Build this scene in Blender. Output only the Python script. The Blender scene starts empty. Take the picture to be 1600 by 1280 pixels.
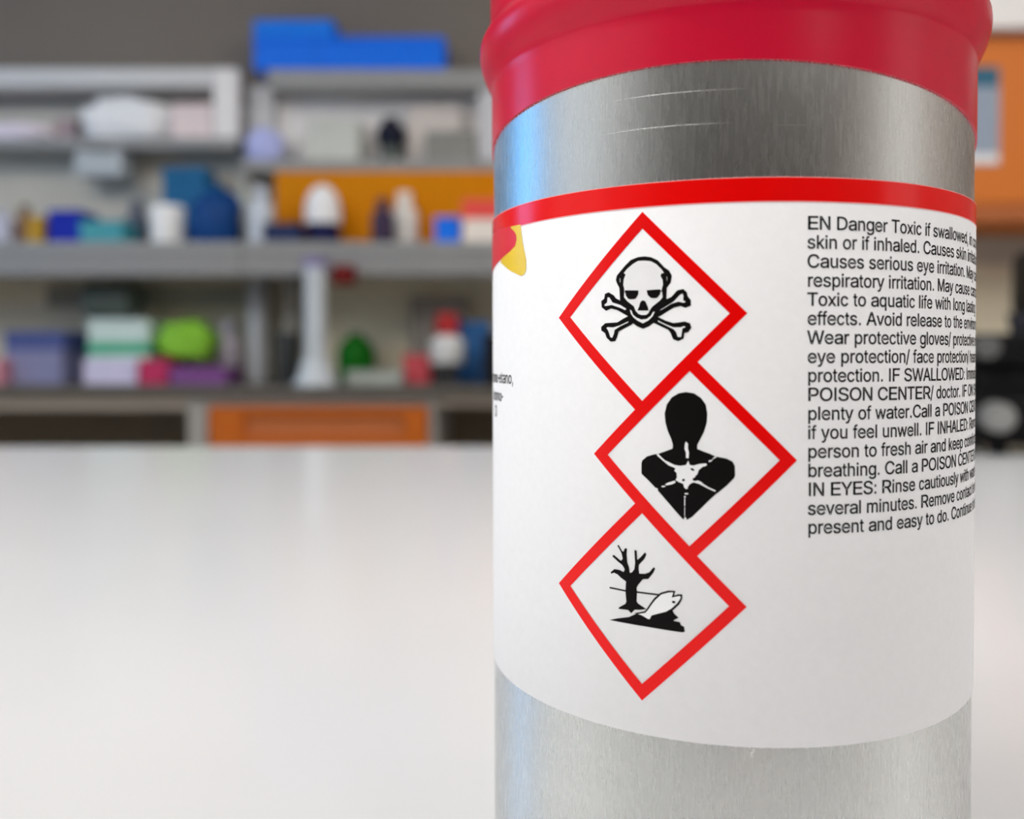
import bpy, bmesh, math, random
from mathutils import Vector, Matrix
from mathutils.geometry import delaunay_2d_cdt
random.seed(7)
SC = bpy.context.scene
COL = SC.collection
PI = math.pi

# ------------------------------------------------------------------ camera
R = 0.045                      # radius of the can in metres
TABLE_Z = 0.87
CAM_Z = TABLE_Z + 2.3 * R
cam_d = bpy.data.cameras.new('camera')
cam_d.sensor_fit = 'HORIZONTAL'
cam_d.sensor_width = 36.0
cam_d.lens = 30.351
cam_d.shift_x = -50.33 / 1600
cam_d.shift_y = -59.65 / 1600
cam_d.clip_start = 0.01
cam_d.dof.use_dof = True
cam_d.dof.focus_distance = 3.1 * R
cam_d.dof.aperture_fstop = 10.1
cam = bpy.data.objects.new('camera', cam_d)
cam.location = (0, 0, CAM_Z)
cam.rotation_euler = (PI / 2 - 0.0131, 0.0007, 0)
COL.objects.link(cam)
SC.camera = cam

# ------------------------------------------------------------------ view, world, light
SC.view_settings.view_transform = 'Standard'
SC.view_settings.look = 'None'
SC.view_settings.gamma = 1
SC.view_settings.use_curve_mapping = False
SC.view_settings.exposure = 0.07
try:
    SC.cycles.use_denoising = True
except Exception:
    pass
W = bpy.data.worlds.new('daylight')
SC.world = W
W.use_nodes = True
wb = W.node_tree.nodes['Background']
wb.inputs[0].default_value = (0.75, 0.87, 1.0, 1)
wb.inputs[1].default_value = 0.3

LAMP = 1.0         # common factor on the strength of the unseen ceiling luminaires
WIN_SKY = 4.8      # brightness of the blue sky outside the forward left window
WIN_HAZE = 0.95     # brightness of the hazy sky outside the rear left window
WIN_RIGHT = 1.2

# ------------------------------------------------------------------ materials
def lin(c):
    c = c / 255.0
    return c / 12.92 if c <= 0.04045 else ((c + 0.055) / 1.055) ** 2.4

def rgb(r, g, b, k=1.0):
    return (min(1, lin(r) * k), min(1, lin(g) * k), min(1, lin(b) * k), 1)

def mat(name, col, rough=0.5, metal=0.0, mottle=0.04, scale=40.0, spec=0.5, bump=0.0):
    m = bpy.data.materials.new(name)
    m.use_nodes = True
    nt = m.node_tree
    b = nt.nodes['Principled BSDF']
    b.inputs['Roughness'].default_value = rough
    b.inputs['Metallic'].default_value = metal
    b.inputs['Specular IOR Level'].default_value = spec
    tc = nt.nodes.new('ShaderNodeTexCoord')
    nz = nt.nodes.new('ShaderNodeTexNoise')
    nz.inputs['Scale'].default_value = scale
    nz.inputs['Detail'].default_value = 4
    nt.links.new(tc.outputs['Object'], nz.inputs['Vector'])
    rp = nt.nodes.new('ShaderNodeValToRGB')
    rp.color_ramp.elements[0].position = 0.3
    rp.color_ramp.elements[1].position = 0.7
    rp.color_ramp.elements[0].color = tuple(c * (1 - mottle) for c in col[:3]) + (1,)
    rp.color_ramp.elements[1].color = tuple(min(1, c * (1 + mottle)) for c in col[:3]) + (1,)
    nt.links.new(nz.outputs['Fac'], rp.inputs['Fac'])
    nt.links.new(rp.outputs['Color'], b.inputs['Base Color'])
    if bump:
        bp = nt.nodes.new('ShaderNodeBump')
        bp.inputs['Strength'].default_value = bump
        bp.inputs['Distance'].default_value = 0.0005
        nt.links.new(nz.outputs['Fac'], bp.inputs['Height'])
        nt.links.new(bp.outputs['Normal'], b.inputs['Normal'])
    return m

def emit(name, col, strength):
    m = bpy.data.materials.new(name)
    m.use_nodes = True
    nt = m.node_tree
    nt.nodes.remove(nt.nodes['Principled BSDF'])
    e = nt.nodes.new('ShaderNodeEmission')
    e.inputs[0].default_value = col
    e.inputs[1].default_value = strength
    nt.links.new(e.outputs[0], nt.nodes['Material Output'].inputs[0])
    return m

def brushed(name, col, rough, aniso, grain):
    m = mat(name, col, rough, 1.0, 0.02, 60)
    nt = m.node_tree
    b = nt.nodes['Principled BSDF']
    b.inputs['Anisotropic'].default_value = aniso
    tg = nt.nodes.new('ShaderNodeTangent')
    tg.direction_type = 'RADIAL'
    tg.axis = 'Z'
    nt.links.new(tg.outputs[0], b.inputs['Tangent'])
    tc = nt.nodes.new('ShaderNodeTexCoord')
    mp = nt.nodes.new('ShaderNodeMapping')
    mp.inputs['Scale'].default_value = (1, 1, 0.07)
    nt.links.new(tc.outputs['Object'], mp.inputs['Vector'])
    nz = nt.nodes.new('ShaderNodeTexNoise')
    nz.inputs['Scale'].default_value = 2600
    nz.inputs['Detail'].default_value = 3
    nt.links.new(mp.outputs[0], nz.inputs['Vector'])
    mr = nt.nodes.new('ShaderNodeMapRange')
    mr.inputs['To Min'].default_value = rough - grain
    mr.inputs['To Max'].default_value = rough + grain
    nt.links.new(nz.outputs['Fac'], mr.inputs['Value'])
    nt.links.new(mr.outputs[0], b.inputs['Roughness'])
    bp = nt.nodes.new('ShaderNodeBump')
    bp.inputs['Strength'].default_value = 0.12
    bp.inputs['Distance'].default_value = 0.00004
    nt.links.new(nz.outputs['Fac'], bp.inputs['Height'])
    nt.links.new(bp.outputs['Normal'], b.inputs['Normal'])
    return m

M = {}
M['metal'] = brushed('brushed_tinplate', (0.66, 0.67, 0.655, 1), 0.27, 0.85, 0.05)
M['cap'] = mat('red_cap_plastic', (0.59, 0.005, 0.034, 1), 0.27, 0, 0.02, 300, 0.3, 0.05)
M['paper'] = mat('label_paper', (0.86, 0.86, 0.87, 1), 0.55, 0, 0.012, 700, 0.3, 0.05)
M['ink_red'] = mat('red_print', (0.82, 0.001, 0.001, 1), 0.2, 0, 0.01, 200, 0.3)
M['ink_edge'] = mat('pale_print_edge', (0.85, 0.35, 0.34, 1), 0.4, 0, 0.01, 200)
M['ink_lobe'] = mat('red_emblem_print', (0.76, 0.02, 0.03, 1), 0.3, 0, 0.01, 200)
M['ink_yellow'] = mat('yellow_print', (0.85, 0.58, 0.01, 1), 0.3, 0, 0.01, 200)
M['ink_black'] = mat('black_print', (0.003, 0.002, 0.002, 1), 0.4, 0, 0.02, 200, 0.12)
M['ink_text'] = mat('black_text_print', (0.003, 0.003, 0.004, 1), 0.5, 0, 0.02, 200, 0.1)
M['scratch'] = mat('scratched_metal', (0.85, 0.85, 0.83, 1), 0.5, 1.0, 0.02, 200)
M['hair'] = mat('pale_fibre', (0.8, 0.8, 0.78, 1), 0.6, 0, 0.02, 200)
M['table'] = mat('white_laminate', (0.63, 0.63, 0.63, 1), 0.21, 0, 0.01, 8, 0.75)
M['table_leg'] = mat('grey_steel_leg', (0.35, 0.35, 0.35, 1), 0.45, 0.6)
M['floor'] = mat('grey_vinyl_floor', (0.50, 0.49, 0.47, 1), 0.5, 0, 0.06, 6)
M['ceiling'] = mat('white_ceiling', (0.85, 0.84, 0.82, 1), 0.9)
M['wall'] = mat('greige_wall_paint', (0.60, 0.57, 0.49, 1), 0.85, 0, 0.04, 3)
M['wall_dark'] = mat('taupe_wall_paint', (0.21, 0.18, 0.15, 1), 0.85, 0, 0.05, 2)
M['wall_right'] = mat('warm_grey_wall_paint', (0.40, 0.33, 0.29, 1), 0.85, 0, 0.03, 3)
M['wall_left'] = mat('grey_wall_paint', (0.36, 0.36, 0.36, 1), 0.85, 0, 0.03, 3)
M['wall_back'] = mat('dark_grey_wall_paint', (0.28, 0.28, 0.27, 1), 0.85)
M['white'] = mat('white_paint', (0.86, 0.83, 0.81, 1), 0.6)
M['frame'] = mat('grey_window_frame', (0.25, 0.26, 0.28, 1), 0.5)
M['door'] = mat('red_brown_streak_door', (0.22, 0.055, 0.03, 1), 0.5)
M['shelf_white'] = mat('light_grey_shelf_laminate', (0.66, 0.66, 0.65, 1), 0.5)
M['shelf_grey'] = mat('grey_shelf_laminate', (0.30, 0.30, 0.29, 1), 0.5)
M['post'] = mat('white_shelf_post', (0.60, 0.61, 0.63, 1), 0.5)
M['worktop'] = mat('dark_grey_worktop', (0.13, 0.12, 0.105, 1), 0.7, spec=0.05)
M['apron'] = mat('grey_brown_apron', (0.34, 0.29, 0.235, 1), 0.6)
M['knee_shade'] = mat('dark_brown_knee_shade', (0.16, 0.125, 0.085, 1), 0.8)
M['trunking'] = mat('grey_trunking', (0.265, 0.262, 0.258, 1), 0.5, spec=0.3)
M['wall_brightener'] = mat('cream_wall_brightener', (0.84, 0.77, 0.58, 1), 0.6, spec=0.3)
M['under'] = mat('olive_shelf_shade', (0.30, 0.29, 0.23, 1), 0.6)
M['carcass'] = mat('beige_grey_carcass', (0.34, 0.32, 0.29, 1), 0.6)
M['orange_panel'] = mat('yellow_orange_laminate', (0.68, 0.235, 0.0, 1), 0.5, spec=0.08)
M['orange_drawer'] = mat('orange_laminate', (0.50, 0.115, 0.010, 1), 0.5, spec=0.2)
M['orange_recess'] = mat('pale_orange_laminate', (0.48, 0.14, 0.04, 1), 0.45, spec=0.3)
M['orange_door'] = mat('bright_orange_laminate', (0.68, 0.19, 0.03, 1), 0.5, spec=0.25)
M['sheet'] = mat('blue_white_sheet', (0.30, 0.36, 0.45, 1), 0.6)
M['sheet_teal'] = mat('teal_print', (0.015, 0.12, 0.20, 1), 0.6)
M['black'] = mat('black_enamel', (0.004, 0.004, 0.0045, 1), 0.5, spec=0.15)
M['chrome'] = mat('grey_knob', (0.30, 0.30, 0.29, 1), 0.4, 0.3)
M['dull'] = mat('dull_grey_knob', (0.10, 0.10, 0.098, 1), 0.5, 0.0)
M['lens'] = mat('dark_lens_barrel', (0.05, 0.05, 0.06, 1), 0.3, 0.5)
GAIN = 1.4
_cache = {}
def cmat(c, what='plastic'):
    k = (c, what)
    if k not in _cache:
        nm = '%s_%d_%d_%d' % (what, c[0], c[1], c[2])
        col = tuple(min(0.9, v * GAIN) for v in rgb(*c)[:3]) + (1,)
        _cache[k] = mat(nm, col, 0.55, 0, 0.04, 30, 0.25)
    return _cache[k]

# ------------------------------------------------------------------ mesh helpers
def obj(name, bm, m, parent=None, smooth=False, loc=None):
    me = bpy.data.meshes.new(name)
    bmesh.ops.recalc_face_normals(bm, faces=bm.faces)
    bm.to_mesh(me)
    bm.free()
    for x in (m if isinstance(m, (list, tuple)) else [m]):
        me.materials.append(x)
    if smooth:
        for p in me.polygons:
            p.use_smooth = True
        try:
            me.set_sharp_from_angle(angle=math.radians(40))
        except Exception:
            pass
    o = bpy.data.objects.new(name, me)
    COL.objects.link(o)
    if loc is not None:
        o.location = loc
    if parent:
        o.parent = parent
    return o

def thing(name, label, cat, loc=(0, 0, 0), rz=0.0, group=None):
    o = bpy.data.objects.new(name, None)
    o.empty_display_size = 0.05
    COL.objects.link(o)
    o.location = loc
    o.rotation_euler = (0, 0, rz)
    o['label'] = label
    o['category'] = cat
    if group:
        o['group'] = group
    return o

def struct(name, bm, m, parent=None):
    o = obj(name, bm, m, parent)
    if parent is None:
        o['kind'] = 'structure'
    return o

def add_box(bm, x0, x1, y0, y1, z0, z1, bev=0.0, seg=2, mi=0):
    t = bmesh.new()
    bmesh.ops.create_cube(t, size=1.0)
    for v in t.verts:
        v.co = ((x0 + x1) / 2 + v.co.x * (x1 - x0), (y0 + y1) / 2 + v.co.y * (y1 - y0), (z0 + z1) / 2 + v.co.z * (z1 - z0))
    if bev > 0:
        bmesh.ops.bevel(t, geom=list(t.edges), offset=bev, segments=seg, profile=0.5, affect='EDGES')
    merge(bm, t, mi)

def merge(bm, t, mi=0):
    vm = {}
    for v in t.verts:
        vm[v] = bm.verts.new(v.co)
    for f in t.faces:
        try:
            nf = bm.faces.new([vm[v] for v in f.verts])
            nf.material_index = mi
        except ValueError:
            pass
    t.free()

def box(x0, x1, y0, y1, z0, z1, bev=0.0):
    bm = bmesh.new()
    add_box(bm, x0, x1, y0, y1, z0, z1, bev)
    return bm

def add_lathe(bm, prof, seg=48, cx=0, cy=0, caps=True, zfun=None):
    rings = []
    for (r, z) in prof:
        if r < 1e-7:
            rings.append([bm.verts.new((cx, cy, z))])
        else:
            ring = []
            for k in range(seg):
                a = 2 * PI * k / seg
                zz = z if zfun is None else zfun(a, r, z)
                ring.append(bm.verts.new((cx + r * math.sin(a), cy - r * math.cos(a), zz)))
            rings.append(ring)
    for a, b in zip(rings, rings[1:]):
        for k in range(seg):
            k2 = (k + 1) % seg
            if len(a) == 1 and len(b) == 1:
                continue
            if len(a) == 1:
                bm.faces.new((a[0], b[k], b[k2]))
            elif len(b) == 1:
                bm.faces.new((a[k], b[0], a[k2]))
            else:
                bm.faces.new((a[k], b[k], b[k2], a[k2]))
    if caps:
        for ring in (rings[0], rings[-1]):
            if len(ring) > 2:
                bm.faces.new(ring)

def lathe(prof, seg=48, cx=0, cy=0, caps=True):
    bm = bmesh.new()
    add_lathe(bm, prof, seg, cx, cy, caps)
    return bm

def add_tube(bm, p0, p1, r0, r1=None, seg=24):
    r1 = r0 if r1 is None else r1
    d = Vector(p1) - Vector(p0)
    t = bmesh.new()
    bmesh.ops.create_cone(t, cap_ends=True, segments=seg, radius1=r0, radius2=r1, depth=d.length)
    q = Vector((0, 0, 1)).rotation_difference(d.normalized())
    mid = (Vector(p0) + Vector(p1)) / 2
    for v in t.verts:
        v.co = q @ v.co + mid
    merge(bm, t)

# ------------------------------------------------------------------ the room
floor = struct('floor', box(-2.6, 3.3, -5.1, 3.1, -0.1, 0.0), M['floor'])
ceil_ = struct('ceiling', box(-2.6, 3.3, -5.1, 3.1, 2.8, 2.9), M['ceiling'])
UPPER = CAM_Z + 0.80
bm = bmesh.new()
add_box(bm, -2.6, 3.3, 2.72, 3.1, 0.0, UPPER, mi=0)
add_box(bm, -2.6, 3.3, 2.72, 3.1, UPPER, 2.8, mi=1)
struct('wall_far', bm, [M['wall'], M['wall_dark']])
# left wall with two window openings
def wall_with_openings(name, x0, x1, ys, wins, m):
    bm = bmesh.new()
    edges = [ys[0]] + [v for w in wins for v in (w[0], w[1])] + [ys[1]]
    for i in range(0, len(edges), 2):
        add_box(bm, x0, x1, edges[i], edges[i + 1], 0, 2.8)
    for (a, b, c, d) in wins:
        add_box(bm, x0, x1, a, b, 0, c)
        add_box(bm, x0, x1, a, b, d, 2.8)
    return struct(name, bm, m)
LWIN = [(-1.05, 0.42, 1.0, 2.5), (1.05, 1.85, 1.25, 2.05)]
wall_with_openings('wall_left', -2.6, -2.5, (-5.0, 2.72), LWIN, M['wall_left'])
RWIN = [(-1.6, -0.35, 1.0, 2.5)]
wall_with_openings('wall_right', 3.2, 3.3, (-5.0, 2.72), RWIN, M['wall_right'])
struct('wall_back', box(-2.6, 3.3, -5.1, -5.0, 0, 2.8), M['wall_back'])

def window(name, x, side, w, pane_mat):
    a, b, c, d = w
    bm = bmesh.new()
    t = 0.045
    for (ya, yb, za, zb) in ((a, a + t, c, d), (b - t, b, c, d), (a + t, b - t, c, c + t), (a + t, b - t, d - t, d), ((a + b) / 2 - t / 2, (a + b) / 2 + t / 2, c + t, d - t)):
        add_box(bm, x - 0.03, x + 0.03, ya, yb, za, zb, 0.003)
    o = struct(name, bm, M['frame'])
    p = obj('pane', box(x - 0.004, x + 0.004, a + 0.01, b - 0.01, c + 0.01, d - 0.01), pane_mat, o)
    return o
window('window_1', -2.55, 1, LWIN[1], emit('blue_sky_pane', (0.13, 0.48, 1.0, 1), WIN_SKY))
window('window_2', -2.55, 1, LWIN[0], emit('hazy_sky_pane', (0.95, 0.97, 1.0, 1), WIN_HAZE))
window('window_3', 3.25, -1, RWIN[0], emit('bright_sky_pane', (1.0, 0.97, 0.93, 1), WIN_RIGHT))
# unseen door added behind the camera for a red-brown streak in the metal
bm = bmesh.new()
add_box(bm, -1.0, 1.0, -5.0, -4.955, 0.0, 2.1, 0.004)
d1 = struct('added_door_1', bm, M['door'])
bm = bmesh.new()
for (xa, xb, za, zb) in ((-1.08, -1.0, 0, 2.18), (1.0, 1.08, 0, 2.18), (-1.0, 1.0, 2.1, 2.18)):
    add_box(bm, xa, xb, -5.0, -4.94, za, zb, 0.004)
obj('added_door_frame', bm, M['frame'], d1)
bm = bmesh.new()
add_tube(bm, (0.5, -4.955, 1.0), (0.5, -4.90, 1.0), 0.012)
add_tube(bm, (0.5, -4.905, 1.0), (0.38, -4.905, 1.0), 0.011)
obj('added_door_handle', bm, M['chrome'], d1)

def unseen_ceiling_light(x, y, lx, ly, label, power):
    t = thing('unseen_ceiling_light', label, 'lamp', (x, y, 2.8), group='unseen ceiling luminaires')
    bm = bmesh.new()
    f = 0.03
    for (xa, xb, ya, yb) in ((-lx, lx, -ly, -ly + f), (-lx, lx, ly - f, ly), (-lx, -lx + f, -ly + f, ly - f), (lx - f, lx, -ly + f, ly - f)):
        add_box(bm, xa, xb, ya, yb, -0.07, 0.0, 0.002)
    add_box(bm, -lx + f, lx - f, -ly + f, ly - f, -0.02, 0.0)
    obj('housing', bm, M['white'], t)
    obj('diffuser', box(-lx + f, lx - f, -ly + f, ly - f, -0.055, -0.045), emit('lamp_diffuser', (1.0, 0.98, 0.955, 1), power), t)
for lx_, ly_, pw_, nm_ in ((-0.7, -0.35, 10.5, 'just left of the camera'), (0.9, -0.5, 4.5, 'as weak fill, just right of the camera'),
                           (1.9, -2.6, 10.0, 'far behind the camera on the right'), (0.8, 1.1, 9.0, 'in front of the middle of the bench'),
                           (-1.9, 0.2, 13.5, 'along the left window wall, nearest the bench'), (2.3, 0.3, 10.5, 'along the right wall'),
                           (-1.9, -1.2, 15.0, 'along the left window wall, behind the camera')):
    unseen_ceiling_light(lx_, ly_, 0.3, 0.6, 'unseen white ceiling luminaire ' + nm_, pw_ * LAMP)  # unseen luminaires, most added as fill; positions and strengths fitted for brightness

# ------------------------------------------------------------------ white table
tb = thing('table', 'white laboratory table on which the metal can stands', 'table', (0, 0.33, 0))
obj('tabletop', box(-1.15, 1.45, -0.7, 0.705, TABLE_Z - 0.03, TABLE_Z, 0.002), M['table'], tb)
for sx in (-1.05, 1.35):
    for sy in (-0.62, 0.62):
        obj('leg', box(sx - 0.025, sx + 0.025, sy - 0.025, sy + 0.025, 0, TABLE_Z - 0.03, 0.003), M['table_leg'], tb)

# ------------------------------------------------------------------ the can
A0 = 0.2019
can = thing('chemical_can', 'brushed metal can with red cap and white hazard label on the white table', 'can',
            (3.8701 * math.sin(A0) * R, 3.8701 * math.cos(A0) * R, CAM_Z), -A0)
ZB = -2.3                      # underside of the can, in radii below the lens height
SEG = 288
RM = 0.9935                    # bare metal, under the label
def sc(prof):
    return [(r * R, z * R) for r, z in prof]
body = obj('body', lathe(sc([(0, ZB + 0.03), (RM - 0.06, ZB + 0.03), (RM - 0.03, ZB), (RM, ZB), (RM + 0.008, ZB + 0.02), (RM + 0.008, ZB + 0.05), (RM, ZB + 0.07), (RM, 1.12), (0, 1.12)]), SEG, caps=False), M['metal'], can, True)

# cap with its slanted lower rim
def rim(a):
    th = (a + PI) % (2 * PI) - PI
    return 0.8346 + 0.1397 * math.cos(th) - 0.0222 * math.sin(th)
prof = [(0.990, None), (1.0020, None), (1.0025, 1.12), (1.0032, 1.146), (1.0065, 1.160), (1.016, 1.180), (1.034, 1.219), (1.046, 1.250),
        (1.0515, 1.274), (1.0535, 1.300), (1.0515, 1.322), (1.045, 1.338), (1.034, 1.350), (1.020, 1.362), (1.011, 1.374), (1.0085, 1.395),
        (1.0085, 1.80), (1.0, 1.84), (0.97, 1.86), (0.0, 1.86)]
bm = bmesh.new()
rings = []
for i, (r, z) in enumerate(prof):
    if r == 0:
        rings.append([bm.verts.new((0, 0, z * R))])
        continue
    ring = []
    for k in range(SEG):
        a = 2 * PI * k / SEG
        zz = z if z is not None else rim(a)
        ring.append(bm.verts.new((r * R * math.sin(a), -r * R * math.cos(a), zz * R)))
    rings.append(ring)
for a, b in zip(rings, rings[1:]):
    for k in range(SEG):
        k2 = (k + 1) % SEG
        if len(b) == 1:
            bm.faces.new((a[k], b[0], a[k2]))
        else:
            bm.faces.new((a[k], b[k], b[k2], a[k2]))
cap = obj('cap', bm, M['cap'], can, True)

ZT, ZLOW = 0.592, -1.2638
label = obj('label', lathe(sc([(RM, ZT), (0.9985, ZT), (1.0, ZT - 0.002), (1.0, ZLOW + 0.002), (0.9985, ZLOW), (RM, ZLOW)]), SEG, caps=False), M['paper'], can, True)
label['label'] = 'white paper label with hazard pictograms'

OFF = 0.0010
def wrap(u, z, lay):
    r = (1.0 + OFF * lay) * R
    return (r * math.sin(u), -r * math.cos(u), z * R)

def print_into(bm, polys, lay, mi=0, step=0.035):
    """fill flat outlines (angle, height) and bend them onto the label"""
    verts, faces = [], []
    for p in polys:
        n = len(verts)
        q = []
        for a, b in zip(p, p[1:] + p[:1]):
            k = max(1, int(math.hypot(b[0] - a[0], b[1] - a[1]) / step))
            q += [Vector((a[0] + (b[0] - a[0]) * i / k, a[1] + (b[1] - a[1]) * i / k)) for i in range(k)]
        area = sum(a.x * b.y - b.x * a.y for a, b in zip(q, q[1:] + q[:1]))
        if area < 0:
            q.reverse()
        verts += q
        faces.append(list(range(n, n + len(q))))
    xs = [v.x for v in verts]
    zs = [v.y for v in verts]
    u = math.floor(min(xs) / step) * step + step * 0.37
    while u < max(xs):
        z = min(zs) + step * 0.41
        while z < max(zs):
            verts.append(Vector((u, z)))
            z += step
        u += step
    ov, oe, of, _, _, src = delaunay_2d_cdt(verts, [], faces, 0, 1e-6)
    of = [f for f, o in zip(of, src) if o]
    nv = [bm.verts.new(wrap(v.x, v.y, lay)) for v in ov]
    for f in of:
        if len(set(f)) >= 3:
            try:
                nf = bm.faces.new([nv[i] for i in f])
                nf.material_index = mi
                nf.smooth = True
            except ValueError:
                pass
    for v in nv:
        if not v.link_faces:
            bm.verts.remove(v)

def printed(name, layers, parent, lab=None):
    bm = bmesh.new()
    ms = []
    for lay, m, polys in layers:
        if m not in ms:
            ms.append(m)
        print_into(bm, polys, lay, ms.index(m))
    me = bpy.data.meshes.new(name)
    # outward normals
    for f in bm.faces:
        f.normal_update()
        c = f.calc_center_median()
        if f.normal.x * c.x + f.normal.y * c.y < 0:
            f.normal_flip()
    bm.to_mesh(me)
    bm.free()
    for m in ms:
        me.materials.append(m)
    o = bpy.data.objects.new(name, me)
    COL.objects.link(o)
    o.parent = parent
    if lab:
        o['label'] = lab
    return o

def band(z0, z1, u0=-PI, u1=PI):
    return [(u0, z0), (u1, z0), (u1, z1), (u0, z1)]

# red band round the top of the label
def ring_band(name, z0, z1, lay, m):
    r = (1 + OFF * lay)
    o = obj(name, lathe(sc([(1.0, z0), (r, z0), (r, z1), (1.0, z1)]), SEG, caps=False), m, label, True)
    return o
o = ring_band('red_band', 0.5125, 0.5885, 1.0, M['ink_red'])
o['label'] = 'red band round the top of the label'
ring_band('band_edge', 0.5090, 0.5125, 1.0, M['ink_edge'])
ring_band('band_edge', 0.5885, 0.5915, 1.0, M['ink_edge'])

SKULL_BLACK = [[(-0.3563, 0.2729), (-0.3527, 0.2863), (-0.3376, 0.3019), (-0.3227, 0.3173), (-0.3022, 0.3351), (-0.2762, 0.3433), (-0.2535, 0.3443), (-0.2311, 0.3405), (-0.2089, 0.3294), (-0.187, 0.3056), (-0.1708, 0.2944), (-0.1622, 0.2783), (-0.1653, 0.2572), (-0.1788, 0.2391), (-0.1803, 0.1968), (-0.2074, 0.1709), (-0.2096, 0.1444), (-0.2222, 0.126), (-0.2389, 0.1145), (-0.2586, 0.1068), (-0.2785, 0.1152), (-0.2959, 0.1274), (-0.3106, 0.1466), (-0.3106, 0.1763), (-0.3404, 0.1989), (-0.3429, 0.2451), (-0.3527, 0.2619)], [(-0.3392, 0.1989), (-0.3586, 0.2077), (-0.3679, 0.219), (-0.3866, 0.2296), (-0.3992, 0.2257), (-0.4023, 0.2094), (-0.4138, 0.2016), (-0.4119, 0.1822), (-0.3959, 0.1707), (-0.3771, 0.1783), (-0.3525, 0.1721), (-0.3165, 0.1521), (-0.293, 0.1381), (-0.2873, 0.1783)], [(-0.1824, 0.1969), (-0.1598, 0.2069), (-0.1412, 0.2275), (-0.1227, 0.2313), (-0.1122, 0.2215), (-0.1095, 0.2083), (-0.099, 0.195), (-0.099, 0.1793), (-0.1147, 0.1732), (-0.1305, 0.1799), (-0.1544, 0.1751), (-0.1975, 0.1495), (-0.225, 0.1367), (-0.2251, 0.1714)], [(-0.3047, 0.1491), (-0.3283, 0.1389), (-0.3524, 0.1258), (-0.3708, 0.1252), (-0.399, 0.1242), (-0.4137, 0.1135), (-0.4137, 0.1025), (-0.3989, 0.094), (-0.3926, 0.0774), (-0.3769, 0.0646), (-0.3614, 0.0661), (-0.3553, 0.0796), (-0.3493, 0.0986), (-0.2988, 0.122), (-0.2843, 0.1379)], [(-0.214, 0.1445), (-0.1812, 0.128), (-0.1543, 0.1196), (-0.133, 0.122), (-0.1172, 0.1244), (-0.1014, 0.1189), (-0.0972, 0.1058), (-0.1066, 0.0927), (-0.1197, 0.0902), (-0.1223, 0.0718), (-0.1381, 0.064), (-0.1541, 0.0694), (-0.1622, 0.0906), (-0.1703, 0.1013), (-0.2222, 0.126), (-0.2306, 0.1395)]]
SKULL_WHITE = [[(-0.3227, 0.2892), (-0.3298, 0.2933), (-0.3168, 0.3089), (-0.2963, 0.324), (-0.2762, 0.3337), (-0.2534, 0.3336), (-0.231, 0.3304), (-0.2117, 0.3199), (-0.1925, 0.3005), (-0.1848, 0.287), (-0.1935, 0.2863), (-0.1968, 0.2795), (-0.1897, 0.266), (-0.188, 0.25), (-0.1923, 0.2343), (-0.1895, 0.2077), (-0.1977, 0.1973), (-0.2251, 0.1767), (-0.2329, 0.1662), (-0.2384, 0.1557), (-0.2474, 0.1494), (-0.2643, 0.1493), (-0.2758, 0.1538), (-0.2861, 0.1648), (-0.2919, 0.1795), (-0.3166, 0.1981), (-0.3285, 0.212), (-0.3273, 0.2391), (-0.3315, 0.2555), (-0.3298, 0.2717)], [(-0.3065, 0.1708), (-0.303, 0.1556), (-0.293, 0.1419), (-0.2786, 0.1308), (-0.2586, 0.1213), (-0.2389, 0.1306), (-0.2239, 0.1447), (-0.2162, 0.1616), (-0.2245, 0.1607), (-0.2323, 0.148), (-0.2462, 0.1382), (-0.2643, 0.1369), (-0.2815, 0.1438), (-0.2931, 0.1532), (-0.2989, 0.1679)], [(-0.3909, 0.2155), (-0.3822, 0.2152), (-0.3697, 0.1972), (-0.3404, 0.188), (-0.3177, 0.1738), (-0.3212, 0.1674), (-0.3464, 0.1774), (-0.374, 0.1864), (-0.3991, 0.1835), (-0.4048, 0.1891), (-0.3928, 0.198)], [(-0.1976, 0.1681), (-0.1545, 0.1936), (-0.1333, 0.2157), (-0.1238, 0.2192), (-0.1201, 0.2112), (-0.1211, 0.1965), (-0.1121, 0.1911), (-0.12, 0.1865), (-0.1385, 0.1906), (-0.1598, 0.1847), (-0.2003, 0.1628)], [(-0.3105, 0.1315), (-0.3463, 0.1176), (-0.3677, 0.1125), (-0.3895, 0.1141), (-0.3958, 0.1104), (-0.3882, 0.0993), (-0.38, 0.0772), (-0.3707, 0.0744), (-0.3645, 0.0879), (-0.3615, 0.1015), (-0.3402, 0.1136), (-0.3105, 0.126)], [(-0.2073, 0.1326), (-0.1812, 0.12), (-0.1542, 0.109), (-0.1303, 0.1088), (-0.1182, 0.1128), (-0.1129, 0.107), (-0.1234, 0.1034), (-0.1276, 0.0745), (-0.1408, 0.0746), (-0.1462, 0.0905), (-0.1542, 0.1001), (-0.1757, 0.1109), (-0.2073, 0.1268)], [(-0.3442, 0.2778), (-0.3406, 0.2787), (-0.34, 0.2629), (-0.3436, 0.2631)], [(-0.1778, 0.2772), (-0.1745, 0.276), (-0.1745, 0.2612), (-0.1772, 0.2613)]]
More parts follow.
